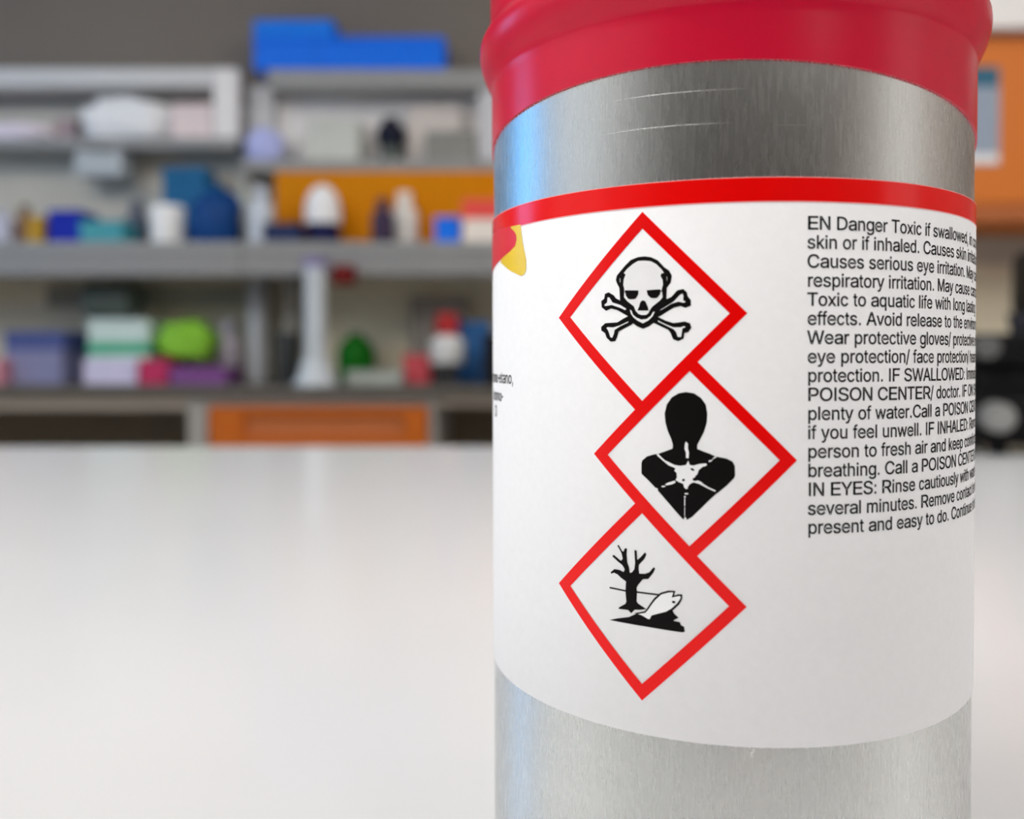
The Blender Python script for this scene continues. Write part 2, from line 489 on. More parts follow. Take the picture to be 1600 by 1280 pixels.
SKULL_TOP = [[(-0.3238, 0.2357), (-0.2742, 0.2333), (-0.2748, 0.2209), (-0.2845, 0.2062), (-0.2961, 0.2044), (-0.3107, 0.206), (-0.3196, 0.2171)], [(-0.2453, 0.2328), (-0.1977, 0.2344), (-0.1988, 0.2185), (-0.2086, 0.2066), (-0.2196, 0.2053), (-0.2307, 0.2067), (-0.2419, 0.2172)], [(-0.2599, 0.2001), (-0.2503, 0.196), (-0.2418, 0.1782), (-0.2384, 0.1653), (-0.2781, 0.1662), (-0.2724, 0.1779), (-0.2678, 0.1939)], [(-0.3333, 0.2312), (-0.3214, 0.2318), (-0.3214, 0.2291), (-0.3333, 0.2279)], [(-0.1999, 0.2287), (-0.1896, 0.2321), (-0.1896, 0.2289), (-0.1999, 0.2249)]]
HUMAN_BLACK = [[(-0.1128, -0.1056), (-0.1376, -0.1104), (-0.1601, -0.1241), (-0.1767, -0.1483), (-0.1837, -0.1784), (-0.1811, -0.2082), (-0.1724, -0.2379), (-0.1612, -0.2624), (-0.1556, -0.2811), (-0.1571, -0.2936), (-0.1773, -0.3018), (-0.2054, -0.313), (-0.2235, -0.3163), (-0.2444, -0.3233), (-0.2603, -0.3368), (-0.264, -0.3471), (-0.2639, -0.3824), (-0.239, -0.4036), (-0.2128, -0.4287), (-0.2077, -0.4344), (-0.1769, -0.4675), (-0.1465, -0.5006), (-0.124, -0.5241), (-0.1166, -0.5271), (-0.1067, -0.5256), (-0.092, -0.5158), (-0.0628, -0.4862), (-0.0386, -0.4606), (-0.0146, -0.4375), (-0.0074, -0.4324), (0.0189, -0.4095), (0.0427, -0.3845), (0.046, -0.3746), (0.0449, -0.3453), (0.0377, -0.3308), (0.0186, -0.3214), (-0.0006, -0.3179), (-0.0174, -0.3149), (-0.0343, -0.307), (-0.0585, -0.2988), (-0.0755, -0.2919), (-0.0756, -0.2786), (-0.0659, -0.2596), (-0.0538, -0.2347), (-0.0452, -0.2051), (-0.0434, -0.1756), (-0.0483, -0.1462), (-0.0639, -0.1243), (-0.0858, -0.1097)]]
HUMAN_WHITE = [[(-0.1124, -0.2688), (-0.1158, -0.2758), (-0.1172, -0.2932), (-0.1123, -0.3054), (-0.1122, -0.3227), (-0.1038, -0.3239), (-0.1024, -0.3051), (-0.1059, -0.2903), (-0.1055, -0.2755)], [(-0.1048, -0.3314), (-0.0998, -0.3455), (-0.0876, -0.3471), (-0.0681, -0.341), (-0.0463, -0.3388), (-0.0438, -0.3451), (-0.0583, -0.3505), (-0.0705, -0.3608), (-0.0753, -0.3757), (-0.0816, -0.3809), (-0.085, -0.3983), (-0.0728, -0.3954), (-0.0582, -0.4022), (-0.063, -0.4083), (-0.0874, -0.4024), (-0.0997, -0.4088), (-0.107, -0.42), (-0.1179, -0.422), (-0.1209, -0.4088), (-0.1368, -0.4031), (-0.1468, -0.3971), (-0.1418, -0.3884), (-0.1429, -0.3736), (-0.1509, -0.3665), (-0.1469, -0.3588), (-0.1569, -0.3543), (-0.1696, -0.3499), (-0.1848, -0.3381), (-0.1874, -0.3332), (-0.1772, -0.3353), (-0.157, -0.3443), (-0.1494, -0.3475), (-0.132, -0.3497), (-0.1121, -0.346)], [(-0.1821, -0.4129), (-0.1719, -0.4073), (-0.1493, -0.3992), (-0.1458, -0.405), (-0.1568, -0.4115), (-0.177, -0.4166)], [(-0.1933, -0.4185), (-0.181, -0.4178), (-0.181, -0.4218), (-0.1933, -0.4235)], [(-0.218, -0.426), (-0.2066, -0.4283), (-0.2066, -0.4343), (-0.2128, -0.4347)], [(-0.0728, -0.3978), (-0.0582, -0.4047), (-0.0388, -0.4163), (-0.0156, -0.4263), (-0.0175, -0.4308), (-0.0412, -0.4208), (-0.0606, -0.4112), (-0.0776, -0.403)], [(-0.209, -0.3127), (-0.2038, -0.3139), (-0.1899, -0.3273), (-0.1813, -0.3339), (-0.1848, -0.3381), (-0.1976, -0.3277), (-0.21, -0.3182)], [(-0.015, -0.3134), (-0.0136, -0.3182), (-0.0246, -0.3234), (-0.0303, -0.3324), (-0.039, -0.3337), (-0.0381, -0.3287), (-0.0284, -0.3265), (-0.0236, -0.3195)], [(-0.1149, -0.4204), (-0.106, -0.42), (-0.107, -0.425), (-0.1139, -0.4253)], [(-0.1168, -0.4388), (-0.1045, -0.4382), (-0.1055, -0.4428), (-0.1158, -0.4433)], [(-0.1188, -0.4489), (-0.1128, -0.4486), (-0.1128, -0.454), (-0.1183, -0.4543)], [(-0.1178, -0.4567), (-0.1148, -0.4566), (-0.1147, -0.4814), (-0.1177, -0.4815)], [(-0.1172, -0.485), (-0.1152, -0.4849), (-0.1151, -0.5166), (-0.1171, -0.5167)], [(-0.1181, -0.5198), (-0.1117, -0.5184), (-0.1106, -0.5283), (-0.1176, -0.5287)], [(-0.2666, -0.3851), (-0.2623, -0.3813), (-0.2613, -0.3863), (-0.2645, -0.3885)]]
HUMAN_TOP = [[(-0.0983, -0.3568), (-0.0915, -0.3551), (-0.0841, -0.3603), (-0.0865, -0.3648), (-0.0934, -0.3631)], [(-0.1244, -0.3931), (-0.1179, -0.3913), (-0.115, -0.3956), (-0.1189, -0.4003), (-0.1249, -0.3991)], [(-0.0899, -0.3886), (-0.0826, -0.3859), (-0.0791, -0.3912), (-0.0835, -0.3973), (-0.0899, -0.3956)], [(-0.152, -0.3416), (-0.1459, -0.3384), (-0.1409, -0.3412), (-0.1449, -0.3463), (-0.1509, -0.3461)]]
TREE_BLACK = [[(-0.3478, -0.6318), (-0.3357, -0.6507), (-0.329, -0.6537), (-0.3231, -0.6411), (-0.3166, -0.6404), (-0.3189, -0.6597), (-0.3159, -0.6893), (-0.3099, -0.7022), (-0.3057, -0.7235), (-0.2958, -0.7185), (-0.2882, -0.7078), (-0.2854, -0.6858), (-0.2884, -0.6428), (-0.2814, -0.6442), (-0.2791, -0.6754), (-0.2682, -0.6677), (-0.2511, -0.6471), (-0.2472, -0.6526), (-0.2539, -0.6673), (-0.2738, -0.69), (-0.275, -0.7036), (-0.272, -0.7212), (-0.251, -0.7199), (-0.2352, -0.7128), (-0.2202, -0.6941), (-0.2163, -0.6974), (-0.2229, -0.7115), (-0.2397, -0.7337), (-0.2594, -0.737), (-0.2766, -0.758), (-0.2823, -0.7695), (-0.2805, -0.7829), (-0.2822, -0.8156), (-0.2764, -0.823), (-0.2467, -0.837), (-0.2678, -0.8408), (-0.2879, -0.8435), (-0.3007, -0.8573), (-0.3114, -0.8479), (-0.3474, -0.8494), (-0.3443, -0.8451), (-0.3203, -0.8295), (-0.3174, -0.8204), (-0.3204, -0.788), (-0.3187, -0.7524), (-0.3385, -0.7413), (-0.3506, -0.7319), (-0.366, -0.7273), (-0.3753, -0.733), (-0.3772, -0.7288), (-0.3629, -0.717), (-0.3446, -0.7174), (-0.3277, -0.7224), (-0.3235, -0.712), (-0.3325, -0.6979), (-0.3507, -0.6864), (-0.3705, -0.6729), (-0.3667, -0.6681), (-0.3386, -0.6855), (-0.3308, -0.6774), (-0.3356, -0.6572), (-0.3508, -0.6349)], [(-0.3815, -0.7802), (-0.3204, -0.7831), (-0.3204, -0.787), (-0.3815, -0.784)], [(-0.2852, -0.7818), (-0.1952, -0.7821), (-0.1952, -0.7859), (-0.2852, -0.7856)], [(-0.2873, -0.8565), (-0.2763, -0.8539), (-0.2518, -0.8463), (-0.2439, -0.8367), (-0.2327, -0.8191), (-0.2183, -0.7981), (-0.1963, -0.7774), (-0.1707, -0.7678), (-0.1476, -0.7662), (-0.1518, -0.7825), (-0.1385, -0.777), (-0.1247, -0.7758), (-0.1252, -0.7902), (-0.1357, -0.8087), (-0.1549, -0.8297), (-0.1765, -0.8438), (-0.2093, -0.8566), (-0.2259, -0.87), (-0.2382, -0.8737), (-0.2534, -0.8687), (-0.2706, -0.8618)], [(-0.3813, -0.8938), (-0.3503, -0.8844), (-0.3084, -0.8736), (-0.285, -0.8605), (-0.2735, -0.8589), (-0.262, -0.866), (-0.245, -0.8729), (-0.2309, -0.8727), (-0.227, -0.8599), (-0.2005, -0.8513), (-0.1678, -0.8369), (-0.1571, -0.8321), (-0.1517, -0.8422), (-0.1372, -0.8535), (-0.1543, -0.8638), (-0.1516, -0.8672), (-0.1324, -0.869), (-0.1292, -0.8782), (-0.1186, -0.8825), (-0.1164, -0.8971), (-0.1238, -0.9), (-0.2449, -0.8951)]]
TREE_WHITE = [[(-0.2763, -0.8577), (-0.2495, -0.8498), (-0.2394, -0.8382), (-0.2282, -0.8207), (-0.2144, -0.8019), (-0.1941, -0.782), (-0.1691, -0.7725), (-0.154, -0.771), (-0.1588, -0.7885), (-0.1374, -0.7817), (-0.13, -0.781), (-0.1299, -0.789), (-0.1405, -0.8059), (-0.1592, -0.8248), (-0.1787, -0.8376), (-0.2115, -0.8494), (-0.2282, -0.8562), (-0.2337, -0.8688), (-0.2405, -0.8691), (-0.2506, -0.8645), (-0.2649, -0.8588)]]
TREE_TOP = [[(-0.1566, -0.7985), (-0.1459, -0.799), (-0.1486, -0.8067), (-0.1577, -0.8055)], [(-0.1358, -0.7991), (-0.1278, -0.792), (-0.1341, -0.8096), (-0.1411, -0.8129), (-0.1395, -0.8048)]]
LOGO_YELLOW = [[(-0.9253, 0.5195), (-0.8427, 0.5151), (-0.8271, 0.4472), (-0.8003, 0.3766), (-0.8017, 0.3391), (-0.8164, 0.3231), (-0.8426, 0.3199), (-0.9413, 0.3503), (-1.0523, 0.3931)]]
LOGO_RED = [[(-0.9373, 0.5212), (-0.9253, 0.5118), (-0.8988, 0.4982), (-0.8774, 0.48), (-0.8757, 0.4607), (-0.8879, 0.4391), (-0.9414, 0.422), (-1.0375, 0.4052), (-1.1473, 0.3903), (-1.3, 0.37), (-1.75, 0.37), (-1.75, 0.53), (-1.1, 0.53)]]
SCRATCHES = [[(-0.3714, 0.883), (-0.2424, 0.8822), (-0.1068, 0.8802), (0.0757, 0.8779)], [(-0.4284, 0.774), (-0.2898, 0.7752), (-0.1507, 0.7733), (0.0335, 0.7693)], [(0.1721, 0.7581), (0.2813, 0.7589)]]
HAIR = [[(0.0939, -1.2656), (0.0987, -1.2712), (0.1093, -1.2737), (0.1083, -1.2786), (0.0997, -1.2849), (0.1017, -1.2927), (0.1055, -1.2975)]]

printed('emblem', [(1.3, M['ink_yellow'], LOGO_YELLOW), (1.8, M['ink_lobe'], LOGO_RED)], label, 'yellow and red emblem at the left edge of the label')

HD, HI = 0.3447, 0.2885
def diamond(u, z, lay):
    out = []
    for (a, b) in (((0, 1), (1, 0)), ((1, 0), (0, -1)), ((0, -1), (-1, 0)), ((-1, 0), (0, 1))):
        out.append([(u + a[0] * HD, z + a[1] * HD), (u + b[0] * HD, z + b[1] * HD), (u + b[0] * HI, z + b[1] * HI), (u + a[0] * HI, z + a[1] * HI)])
    return printed('diamond_frame', [(lay, M['ink_red'], out)], label)
diamond(-0.2612, 0.1514, 1.0)
diamond(-0.1006, -0.3252, 1.25)
diamond(-0.2612, -0.8036, 1.5)
def grow(polys, d):
    """move every outline outward by d (inward if negative)"""
    out = []
    for p in polys:
        q = [Vector(v) for v in p]
        if sum(a.x * b.y - b.x * a.y for a, b in zip(q, q[1:] + q[:1])) < 0:
            q.reverse()
        w = []
        for a, b, c in zip(q[-1:] + q[:-1], q, q[1:] + q[:1]):
            d0, d1 = (b - a).normalized(), (c - b).normalized()
            n = Vector((d0.y + d1.y, -d0.x - d1.x))
            w.append(tuple(b + n.normalized() * d) if n.length > 1e-6 else tuple(b))
        out.append(w)
    return out
printed('skull_symbol', [(1.0, M['ink_black'], grow(SKULL_BLACK, 0.0022)), (2.0, M['paper'], grow(SKULL_WHITE, -0.0014)), (3.0, M['ink_black'], SKULL_TOP)], label, 'black skull and crossbones')
printed('health_hazard_symbol', [(1.0, M['ink_black'], HUMAN_BLACK), (2.0, M['paper'], HUMAN_WHITE), (3.0, M['ink_black'], HUMAN_TOP)], label, 'black human bust with a starburst on the chest')
printed('environment_symbol', [(1.0, M['ink_black'], grow(TREE_BLACK, 0.0012)), (2.0, M['paper'], TREE_WHITE), (3.0, M['ink_black'], TREE_TOP)], label, 'black dead tree and dead fish')

# warning text, filled from plain sans-serif letter outlines (units of 1/1000 em)
GLYPHS = {
 ',': (278, [[(90,-167),(120,100),(188,100),(136,-167)]]),
 '-': (333, [[(298,343),(298,264),(35,264),(35,343)]]),
 '.': (278, [[(138,-6),(120,-1),(104,13),(93,34),(90,58),(93,83),(104,103),(120,117),(138,122),(158,117),(174,103),(185,83),(188,58),(185,34),(174,13),(158,-1)]]),
 '/': (278, [[(273,750),(74,-107),(5,-107),(204,750)]]),
 ':': (278, [[(138,-6),(120,-1),(104,13),(93,34),(90,58),(93,83),(104,103),(120,117),(138,122),(158,117),(174,103),(185,83),(188,58),(185,34),(174,13),(158,-1)],[(138,381),(120,385),(104,399),(93,421),(90,445),(93,470),(104,491),(120,505),(138,509),(158,505),(174,491),(185,470),(188,445),(185,421),(174,399),(158,385)]]),
 'A': (667, [[(5,0),(277,716),(387,716),(662,0),(562,0),(403,425),(370,523),(322,672),(342,672),(295,522),(262,425),(106,0)],[(143,200),(143,280),(525,280),(525,200)]]),
 'C': (722, [[(377,-10),(284,1),(202,35),(133,89),(83,162),(50,252),(38,357),(50,463),(83,553),(133,626),(202,681),(284,715),(377,726),(486,709),(535,689),(578,663),(615,629),(647,588),(669,542),(684,490),(587,490),(559,556),(511,602),(448,632),(377,641),(311,633),(253,608),(202,567),(165,512),(141,442),(132,357),(141,273),(165,204),(204,148),(253,107),(311,83),(377,75),(448,84),(511,114),(559,160),(587,225),(684,225),(669,174),(647,128),(617,87),(578,53),(535,27),(487,7),(433,-6)]]),
 'D': (722, [[(310,0),(124,0),(124,80),(304,80),(390,89),(460,114),(514,155),(552,210),(574,279),(582,359),(574,439),(552,508),(514,561),(463,602),(395,627),(313,636),(120,636),(120,716),(319,716),(423,705),(512,672),(582,620),(633,550),(666,463),(677,359),(666,255),(633,167),(580,96),(509,44),(419,11)],[(168,716),(168,0),(70,0),(70,716)]]),
 'E': (667, [[(70,0),(70,716),(622,716),(622,636),(185,636),(185,402),(592,402),(592,322),(185,322),(185,80),(627,80),(627,0)]]),
 'F': (611, [[(70,0),(70,716),(571,716),(571,636),(175,636),(175,391),(534,391),(534,311),(175,311),(175,0)]]),
 'H': (722, [[(70,0),(70,716),(165,716),(165,407),(557,407),(557,716),(652,716),(652,0),(557,0),(557,326),(165,326),(165,0)]]),
 'I': (278, [[(92,0),(92,716),(186,716),(186,0)]]),
 'K': (667, [[(137,204),(137,304),(190,367),(243,426),(301,484),(533,716),(660,716),(330,388),(326,388)],[(70,0),(70,716),(169,716),(169,470),(167,317),(169,271),(169,0)],[(545,0),(265,364),(326,435),(662,0)]]),
 'L': (556, [[(70,0),(70,716),(168,716),(168,80),(526,80),(526,0)]]),
 'M': (833, [[(70,0),(70,716),(196,716),(366,263),(380,224),(396,173),(412,118),(427,69),(407,69),(422,117),(438,170),(455,222),(468,263),(637,716),(763,716),(763,0),(676,0),(676,409),(676,460),(677,519),(678,581),(680,643),(688,643),(668,575),(646,511),(625,453),(610,409),(455,0),(378,0),(220,409),(205,452),(186,508),(164,574),(141,643),(150,643),(152,585),(153,523),(155,461),(155,409),(155,0)]]),
 'N': (722, [[(70,0),(70,716),(180,716),(479,257),(508,212),(544,151),(581,77),(568,76),(562,152),(560,221),(560,274),(560,716),(652,716),(652,0),(542,0),(275,408),(239,466),(197,536),(139,636),(155,639),(160,540),(162,461),(164,409),(164,0)]]),
 'O': (778, [[(390,-10),(294,1),(208,35),(139,89),(84,162),(50,252),(38,357),(50,463),(84,553),(139,626),(208,681),(294,715),(390,726),(486,715),(571,681),(641,626),(695,553),(729,463),(740,357),(729,252),(695,162),(641,89),(571,35),(486,1)],[(390,75),(456,83),(517,107),(570,148),(608,203),(635,273),(642,357),(635,442),(608,513),(570,568),(517,609),(456,633),(390,641),(322,633),(261,609),(210,568),(170,512),(145,442),(136,357),(145,273),(170,203),(210,148),(261,107),(322,83)]]),
 'P': (667, [[(70,0),(70,716),(349,716),(435,708),(504,685),(558,650),(597,605),(619,550),(627,490),(619,428),(597,373),(558,328),(504,291),(435,269),(349,262),(148,262),(148,340),(346,340),(404,346),(448,360),(482,383),(506,414),(520,449),(523,490),(520,529),(506,565),(482,595),(448,618),(402,632),(345,636),(174,636),(174,0)]]),
 'R': (722, [[(70,0),(70,716),(375,716),(468,709),(543,688),(601,654),(641,609),(667,556),(674,495),(667,435),(641,381),(601,338),(543,305),(466,286),(375,279),(132,279),(132,359),(371,359),(432,363),(482,376),(518,395),(544,422),(558,456),(563,495),(558,535),(544,570),(518,598),(482,619),(432,632),(369,636),(183,636),(183,0)],[(577,0),(364,322),(491,322),(707,0)]]),
 'S': (667, [[(335,-13),(252,-6),(182,13),(123,44),(80,84),(51,135),(38,193),(143,193),(153,155),(174,124),(204,100),(242,83),(335,69),(388,73),(434,84),(474,104),(503,129),(522,160),(530,196),(524,226),(508,252),(450,288),(369,312),(271,336),(182,366),(115,407),(73,459),(60,523),(70,581),(97,630),(140,670),(198,701),(265,719),(340,726),(417,719),(482,701),(538,670),(579,632),(607,584),(618,532),(516,532),(498,580),(460,615),(404,637),(337,646),(287,641),(244,630),(209,612),(183,588),(166,560),(161,529),(167,495),(187,470),(247,433),(316,412),(399,392),(476,371),(551,335),(608,279),(624,241),(629,196),(621,139),(594,90),(552,48),(493,15),(421,-6)]]),
 'T': (611, [[(22,636),(22,716),(589,716),(589,636),(353,636),(353,0),(259,0),(259,636)]]),
 'W': (944, [[(205,0),(8,716),(102,716),(217,276),(234,204),(251,132),(265,56),(253,56),(269,132),(285,204),(303,276),(419,716),(525,716),(641,276),(658,204),(675,132),(691,56),(678,56),(693,132),(709,204),(727,276),(841,716),(936,716),(737,0),(631,0),(507,454),(483,550),(462,668),(482,668),(461,556),(437,454),(312,0)]]),
 'Y': (667, [[(285,0),(285,293),(5,716),(117,716),(268,484),(313,411),(355,324),(316,324),(357,412),(400,484),(551,716),(662,716),(382,293),(382,0)]]),
 'a': (556, [[(241,-13),(188,-7),(138,7),(97,31),(66,63),(46,103),(38,152),(44,194),(58,226),(82,252),(113,271),(187,297),(269,309),(357,319),(405,331),(418,342),(423,359),(423,362),(409,418),(366,453),(298,466),(224,453),(176,423),(147,385),(55,409),(80,453),(115,487),(154,512),(199,528),(294,540),(365,533),(438,506),(470,482),(495,450),(512,408),(518,353),(518,0),(424,0),(424,73),(416,73),(385,35),(327,1)],[(257,63),(307,69),(348,83),(379,104),(402,131),(416,162),(423,194),(423,267),(396,256),(352,248),(304,241),(265,236),(201,224),(152,196),(140,174),(135,148),(151,101),(194,73)]]),
 'b': (556, [[(304,-11),(263,-7),(228,6),(183,44),(156,83),(148,83),(148,0),(70,0),(70,716),(151,716),(151,449),(156,449),(182,487),(227,525),(261,536),(304,540),(364,532),(416,508),(458,467),(491,412),(511,345),(518,266),(511,187),(491,118),(460,63),(416,23),(364,-3)],[(292,66),(336,72),(370,93),(400,124),(420,165),(432,212),(436,266),(432,319),(420,367),(400,408),(372,437),(336,457),(292,464),(249,457),(214,439),(186,409),(166,370),(154,322),(150,266),(154,211),(166,162),(186,121),(215,91),(249,72)]]),
 'c': (500, [[(261,-11),(199,-3),(145,23),(100,65),(66,120),(46,187),(38,263),(46,342),(66,409),(100,464),(145,506),(199,532),(261,540),(329,530),(387,501),(432,453),(461,390),(385,369),(368,407),(342,437),(306,457),(261,464),(217,457),(181,436),(154,404),(133,363),(122,315),(118,263),(122,212),(133,165),(154,125),(181,93),(217,72),(261,65),(307,73),(343,93),(370,125),(386,165),(462,143),(434,79),(389,30),(331,-1)]]),
 'd': (556, [[(252,-11),(194,-3),(141,23),(98,63),(66,118),(45,187),(38,266),(45,345),(66,412),(98,467),(142,508),(194,532),(254,540),(296,536),(330,525),(375,487),(400,449),(407,449),(407,716),(488,716),(488,0),(409,0),(409,83),(401,83),(375,44),(328,6),(295,-7)],[(266,66),(307,72),(343,91),(371,121),(391,162),(404,211),(408,266),(404,322),(392,370),(371,409),(343,439),(308,457),(266,464),(222,457),(186,437),(158,408),(137,367),(125,319),(121,266),(125,212),(138,165),(158,124),(186,93),(222,72)]]),
 'e': (556, [[(292,-11),(219,-3),(156,23),(106,65),(69,120),(47,186),(38,263),(45,340),(68,408),(105,463),(153,505),(213,532),(282,540),(368,526),(408,508),(444,480),(475,443),(498,397),(514,340),(518,273),(518,238),(96,238),(96,311),(471,311),(431,284),(427,333),(414,378),(393,414),(364,442),(327,459),(282,464),(236,459),(198,440),(168,414),(145,380),(131,339),(126,297),(126,250),(132,196),(146,149),(172,113),(205,86),(245,70),(292,65),(351,75),(396,103),(425,148),(509,128),(492,89),(467,55),(433,27),(393,6),(344,-7)]]),
 'f': (278, [[(261,533),(261,460),(12,460),(12,533)],[(96,0),(96,608),(100,648),(113,684),(132,710),(157,730),(215,746),(254,741),(278,733),(260,658),(247,664),(224,667),(197,661),(178,647),(168,623),(165,589),(165,0)]]),
 'g': (556, [[(284,-212),(228,-208),(180,-197),(106,-155),(62,-97),(133,-58),(163,-93),(208,-124),(284,-136),(343,-129),(390,-106),(421,-66),(431,-8),(431,96),(424,96),(397,58),(348,23),(312,11),(267,7),(206,14),(150,38),(103,75),(68,127),(45,191),(38,269),(45,346),(68,412),(103,467),(149,508),(206,532),(268,540),(314,537),(349,525),(399,487),(427,449),(434,449),(434,533),(518,533),(518,-13),(511,-76),(487,-127),(450,-165),(403,-191),(346,-207)],[(281,83),(326,89),(365,106),(394,134),(416,170),(429,217),(433,271),(429,325),(416,371),(394,409),(365,439),(326,457),(281,464),(234,457),(196,439),(166,408),(145,369),(130,322),(126,271),(130,218),(145,173),(166,135),(196,107),(234,89)]]),
 'h': (556, [[(153,319),(153,0),(70,0),(70,716),(153,716),(153,404),(137,404),(167,467),(205,509),(253,533),(308,540),(359,535),(401,519),(437,491),(464,452),(481,401),(486,338),(486,0),(403,0),(403,331),(394,387),(371,428),(334,454),(285,463),(249,459),(218,446),(190,426),(170,398),(158,362)]]),
 'i': (222, [[(66,0),(66,519),(156,519),(156,0)],[(66,616),(66,716),(156,716),(156,616)]]),
 'k': (500, [[(146,193),(146,298),(161,298),(378,533),(479,533),(245,280),(235,280)],[(70,0),(70,716),(151,716),(151,0)],[(391,0),(197,262),(254,322),(495,0)]]),
 'l': (222, [[(66,0),(66,716),(156,716),(156,0)]]),
 'm': (833, [[(70,0),(70,533),(151,533),(151,415),(146,415),(159,454),(179,487),(234,529),(298,543),(350,535),(392,508),(422,466),(438,415),(426,415),(440,452),(460,482),(521,528),(598,543),(641,539),(680,523),(715,498),(741,461),(758,416),(763,359),(763,0),(679,0),(679,357),(671,407),(648,440),(612,459),(573,464),(540,461),(511,450),(472,408),(458,347),(458,0),(374,0),(374,366),(367,405),(345,437),(312,459),(271,464),(214,450),(190,432),(170,407),(158,374),(154,335),(154,0)]]),
 'n': (556, [[(153,319),(153,0),(70,0),(70,533),(151,533),(151,404),(137,404),(167,467),(205,509),(253,533),(308,540),(359,535),(401,519),(437,491),(464,452),(481,401),(486,338),(486,0),(403,0),(403,331),(394,387),(371,428),(334,454),(285,463),(249,459),(218,446),(190,426),(170,398),(158,362)]]),
 'o': (556, [[(277,-11),(211,-3),(153,23),(104,65),(68,120),(46,187),(38,263),(46,342),(68,409),(104,464),(153,506),(211,532),(277,540),(345,532),(405,506),(452,464),(488,409),(511,342),(518,263),(511,187),(488,120),(452,65),(405,23),(345,-3)],[(277,65),(326,72),(364,93),(395,125),(416,165),(428,212),(432,263),(428,315),(416,363),(395,404),(364,436),(326,457),(277,464),(230,457),(192,436),(162,404),(140,363),(128,315),(124,263),(128,212),(140,165),(162,125),(192,93),(230,72)]]),
 'p': (556, [[(70,-201),(70,533),(148,533),(148,449),(156,449),(182,487),(227,525),(261,536),(304,540),(364,532),(416,508),(458,467),(491,412),(511,345),(518,266),(511,187),(491,118),(460,63),(416,23),(364,-3),(304,-11),(263,-7),(230,6),(183,44),(156,83),(151,83),(151,-201)],[(292,66),(336,72),(370,93),(400,124),(420,165),(432,212),(436,266),(432,319),(420,367),(400,408),(372,437),(336,457),(292,464),(249,457),(214,439),(186,409),(166,370),(154,322),(150,266),(154,211),(166,162),(186,121),(215,91),(249,72)]]),
 'q': (556, [[(488,-201),(407,-201),(407,83),(400,83),(375,44),(328,6),(295,-7),(252,-11),(194,-3),(141,23),(98,63),(66,118),(45,187),(38,266),(45,345),(66,412),(98,467),(142,508),(194,532),(254,540),(296,536),(330,525),(375,487),(401,449),(409,449),(409,533),(488,533)],[(266,66),(307,72),(343,91),(371,121),(391,162),(404,211),(408,266),(404,322),(392,370),(371,409),(343,439),(308,457),(266,464),(222,457),(186,437),(158,408),(137,367),(125,319),(121,266),(125,212),(138,165),(158,124),(186,93),(222,72)]]),
 'r': (333, [[(66,0),(66,533),(146,533),(146,452),(151,452),(171,488),(201,516),(240,535),(284,542),(306,540),(325,540),(325,453),(307,456),(276,459),(242,454),(210,443),(185,423),(166,399),(153,369),(149,333),(149,0)]]),
 's': (500, [[(248,-11),(195,-7),(147,4),(107,25),(75,53),(51,89),(38,132),(121,151),(137,111),(164,84),(202,69),(246,63),(298,70),(337,87),(363,114),(371,145),(367,170),(351,191),(327,207),(291,218),(200,239),(136,262),(90,293),(62,333),(54,385),(60,429),(80,467),(111,498),(152,520),(200,536),(255,540),(307,536),(351,523),(387,504),(416,477),(452,408),(371,390),(357,419),(336,445),(301,461),(255,468),(210,463),(175,446),(150,421),(143,390),(147,363),(164,342),(233,314),(315,294),(382,273),(426,241),(453,200),(462,151),(455,106),(435,66),(403,34),(360,8),(307,-7)]]),
 't': (278, [[(249,533),(249,460),(18,460),(18,533)],[(87,663),(158,663),(158,138),(161,107),(170,86),(186,75),(210,70),(227,72),(247,76),(260,3),(235,-4),(207,-6),(157,3),(119,30),(95,73),(87,131)]]),
 'u': (556, [[(247,-7),(197,-1),(155,15),(119,44),(92,83),(75,134),(70,196),(70,533),(153,533),(153,203),(160,148),(185,106),(222,79),(271,70),(307,75),(338,87),(364,108),(385,136),(398,172),(403,215),(403,533),(486,533),(486,0),(405,0),(405,129),(418,129),(389,66),(349,24),(301,0)]]),
 'v': (500, [[(208,0),(8,533),(100,533),(210,218),(240,122),(266,30),(236,30),(262,122),(291,218),(402,533),(492,533),(294,0)]]),
 'w': (722, [[(164,0),(8,533),(95,533),(157,301),(185,193),(214,58),(200,58),(228,190),(256,301),(318,533),(404,533),(466,301),(494,191),(521,58),(506,58),(535,190),(564,301),(626,533),(714,533),(557,0),(475,0),(408,242),(389,317),(370,394),(352,475),(370,475),(352,394),(333,317),(312,242),(246,0)]]),
 'x': (500, [[(18,519),(117,519),(482,0),(383,0)],[(18,0),(383,519),(482,519),(117,0)]]),
 'y': (500, [[(52,-196),(71,-121),(85,-122),(129,-125),(164,-104),(192,-51),(208,-1),(12,533),(102,533),(211,218),(241,122),(266,30),(237,30),(261,122),(290,218),(399,533),(488,533),(263,-82),(227,-151),(176,-191),(112,-204),(77,-201)]]),
}

